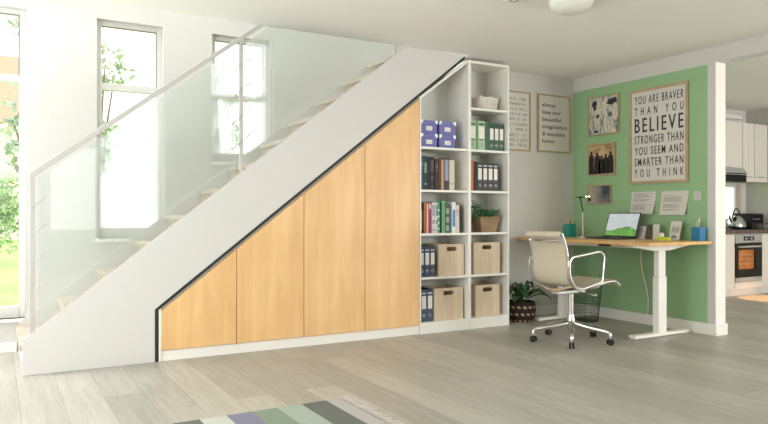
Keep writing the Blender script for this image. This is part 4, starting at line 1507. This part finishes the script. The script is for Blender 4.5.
def kupper(x0, x1, zb, label, grooves):
    t = thing('wall_cabinet', label, 'cabinet', ((x0 + x1) / 2, UF, zb), group='white wall cabinets in the kitchen')
    w = (x1 - x0) / 2
    h = 2.2 - zb
    MB().box(-w, 0.02, 0, w, 0.295, h).build('carcass', M['kcab'], t)
    d = MB()
    if grooves:
        n_ = grooves
        s_ = (2 * w - 0.006) / n_
        for k in range(n_):
            d.box(-w + 0.003 + k * s_ + 0.0015, 0.001, 0.002, -w + 0.003 + (k + 1) * s_ - 0.0015, 0.02, h - 0.002)
        d.box(-w + 0.003, 0.006, 0.002, w - 0.003, 0.02, h - 0.002)
    else:
        d.box(-w + 0.003, 0.001, 0.002, w - 0.003, 0.02, h - 0.002)
    d = d.build('door', M['kcab'], t)
    MB().box(-0.05, -0.012, -0.002, 0.05, 0.001, 0.008).build('handle', M['stainless'], d)
    return t


kupper(6.45, 7.05, 1.50, 'white wall cabinet farthest left above the worktop', 0)
kupper(7.055, 7.735, 1.50, 'white wall cabinet left of the extractor hood', 0)
kupper(7.74, 8.345, 1.61, 'short plain wall cabinet directly above the extractor hood', 0)
kupper(8.35, 8.60, 1.50, 'narrow wall cabinet just right of the hood', 2)
kupper(8.605, 8.895, 1.50, 'grooved wall cabinet in the kitchen corner', 5)
tag(MB().box(8.35, UF + 0.005, 1.44, 8.895, UF + 0.025, 1.498).build('light_rail', M['kcab']), 'white light rail under the right hand wall cabinets', 'trim')
t = thing('extractor_hood', 'stainless extractor hood under the short wall cabinet', 'cooker hood', (7.975, 5.10, 1.42))
MB().prism([(0.0, 0.09), (0.0, 0.12), (0.06, 0.185), (0.44, 0.185), (0.44, 0.09)], -0.235, 0.235, 'x').build('canopy', M['stainless'], t, bev=0.003)
MB().box(-0.232, 0.012, 0.0, 0.232, 0.43, 0.09).build('filter_housing', M['blackcab'], t)
MB().box(-0.2, -0.003, 0.098, 0.2, 0.0, 0.112).build('control_strip', M['blackm'], t)
tag(MB().box(7.55, 5.50, 2.295, 8.74, 5.549, 2.345).build('cornice_strip', M['trim'], bev=0.003), 'white cornice strip on the kitchen wall above the hood cabinet', 'trim')

# added warm spot standing in for a sun patch on the kitchen floor
sp = bpy.data.lights.new('kitchen_sun_patch_spot', 'SPOT')
sp.energy = 400
sp.color = (1, 0.50, 0.20)
sp.spot_size = R(19)
sp.spot_blend = 0.15
sp.shadow_soft_size = 0.02
so = bpy.data.objects.new('kitchen_sun_patch_spot', sp)
COL.objects.link(so)
so.location = (8.12, 4.72, 2.38)
t = thing('added_spot_ring', 'small round ring added to the kitchen ceiling above the spot light', 'lamp', (8.12, 4.72, CZ))  # ring added so the made-up spot has a fitting
MB().lathe([(0.03, -0.001), (0.045, -0.001), (0.045, -0.008), (0.03, -0.008)], 24).build('trim_ring', M['trim'], t)

# ================================================================== GARDEN
struct('lawn', MB().box(-14, 6.2, -0.5, 24, 60, -0.32), M['lawn'], smooth=False)
struct('terrace', MB().box(-6, 5.9, -0.5, 14, 6.2, -0.3), M['trim'], smooth=False)


def tree(name, label, x, y, h, r, seed, m, n, size, trunk=True, cat='tree', z0=None):
    t = thing(name, label, cat, (x, y, -0.32), group='trees and shrubs in the garden')
    rnd = random.Random(seed)
    blobs = []
    for _ in range(9):
        a = rnd.uniform(0, 2 * PI)
        q_ = rnd.uniform(0, 0.6) * r
        blobs.append((Vector((q_ * math.cos(a), q_ * math.sin(a), (z0 if z0 is not None else h * 0.45) + rnd.uniform(0, 1) * (h - (z0 if z0 is not None else h * 0.45)))), rnd.uniform(0.25, 0.5) * r))

    def cf(rr):
        c_, b_ = rr.choice(blobs)
        d = Vector((rr.gauss(0, 1), rr.gauss(0, 1), rr.gauss(0, 1))).normalized()
        return c_ + d * b_ * rr.uniform(0.75, 1.05)
    q = MB()
    leaf_cards(q, cf, n, size, seed + 1)
    tag(q.build('foliage', m, t, smooth=False), kind='stuff')
    if trunk:
        q = MB()
        q.tube([(0, 0, 0), (0.05, 0.02, h * 0.25), (-0.03, 0.05, h * 0.5), (0.02, 0, h * 0.8)], [0.05 * r + 0.05, 0.04 * r + 0.04, 0.03 * r + 0.03, 0.02], 8)
        for c_, b_ in blobs:
            q.tube([(0, 0.02, h * 0.35), tuple(c_ * 0.6 + Vector((0, 0, h * 0.18))), tuple(c_)], [0.03, 0.02, 0.01], 6)
        q.build('trunk', M['bark'], t)
    return t


tree('garden_tree', 'tall pale leafy tree seen through the left window', 0.45, 11.5, 4.3, 0.75, 31, M['foliage2'], 330, 0.15, z0=1.5)
tree('garden_tree', 'green tree behind the left part of middle window', 1.45, 12.0, 3.9, 0.62, 32, M['foliage'], 420, 0.14, z0=2.0)
tree('garden_tree', 'distant tree seen through the third window', 4.1, 14.0, 4.3, 0.6, 33, M['foliage2'], 260, 0.16, z0=2.6)
tree('garden_shrub', 'round shrub at the lawn edge outside the left window', 0.15, 20, 1.9, 1.3, 34, M['foliage'], 900, 0.18, trunk=False, cat='shrub', z0=0.4)
t = thing('house', 'distant cream house with terracotta roof beyond the lawn', 'house', (0.0, 40, -0.32))
MB().box(-5, 0, 0, 4, 8, 6.0).build('house_wall', M['hwall'], t)
MB().prism([(-5.6, 6.0), (4.6, 6.0), (2.2, 9.4), (-3.2, 9.4)], -0.5, 8.5).build('roof', M['terra'], t)
for k in range(3):
    MB().box(-3.5 + k * 2.6, -0.03, 2.6, -2.6 + k * 2.6, 0, 4.2).build('house_window', M['laptop'], t)
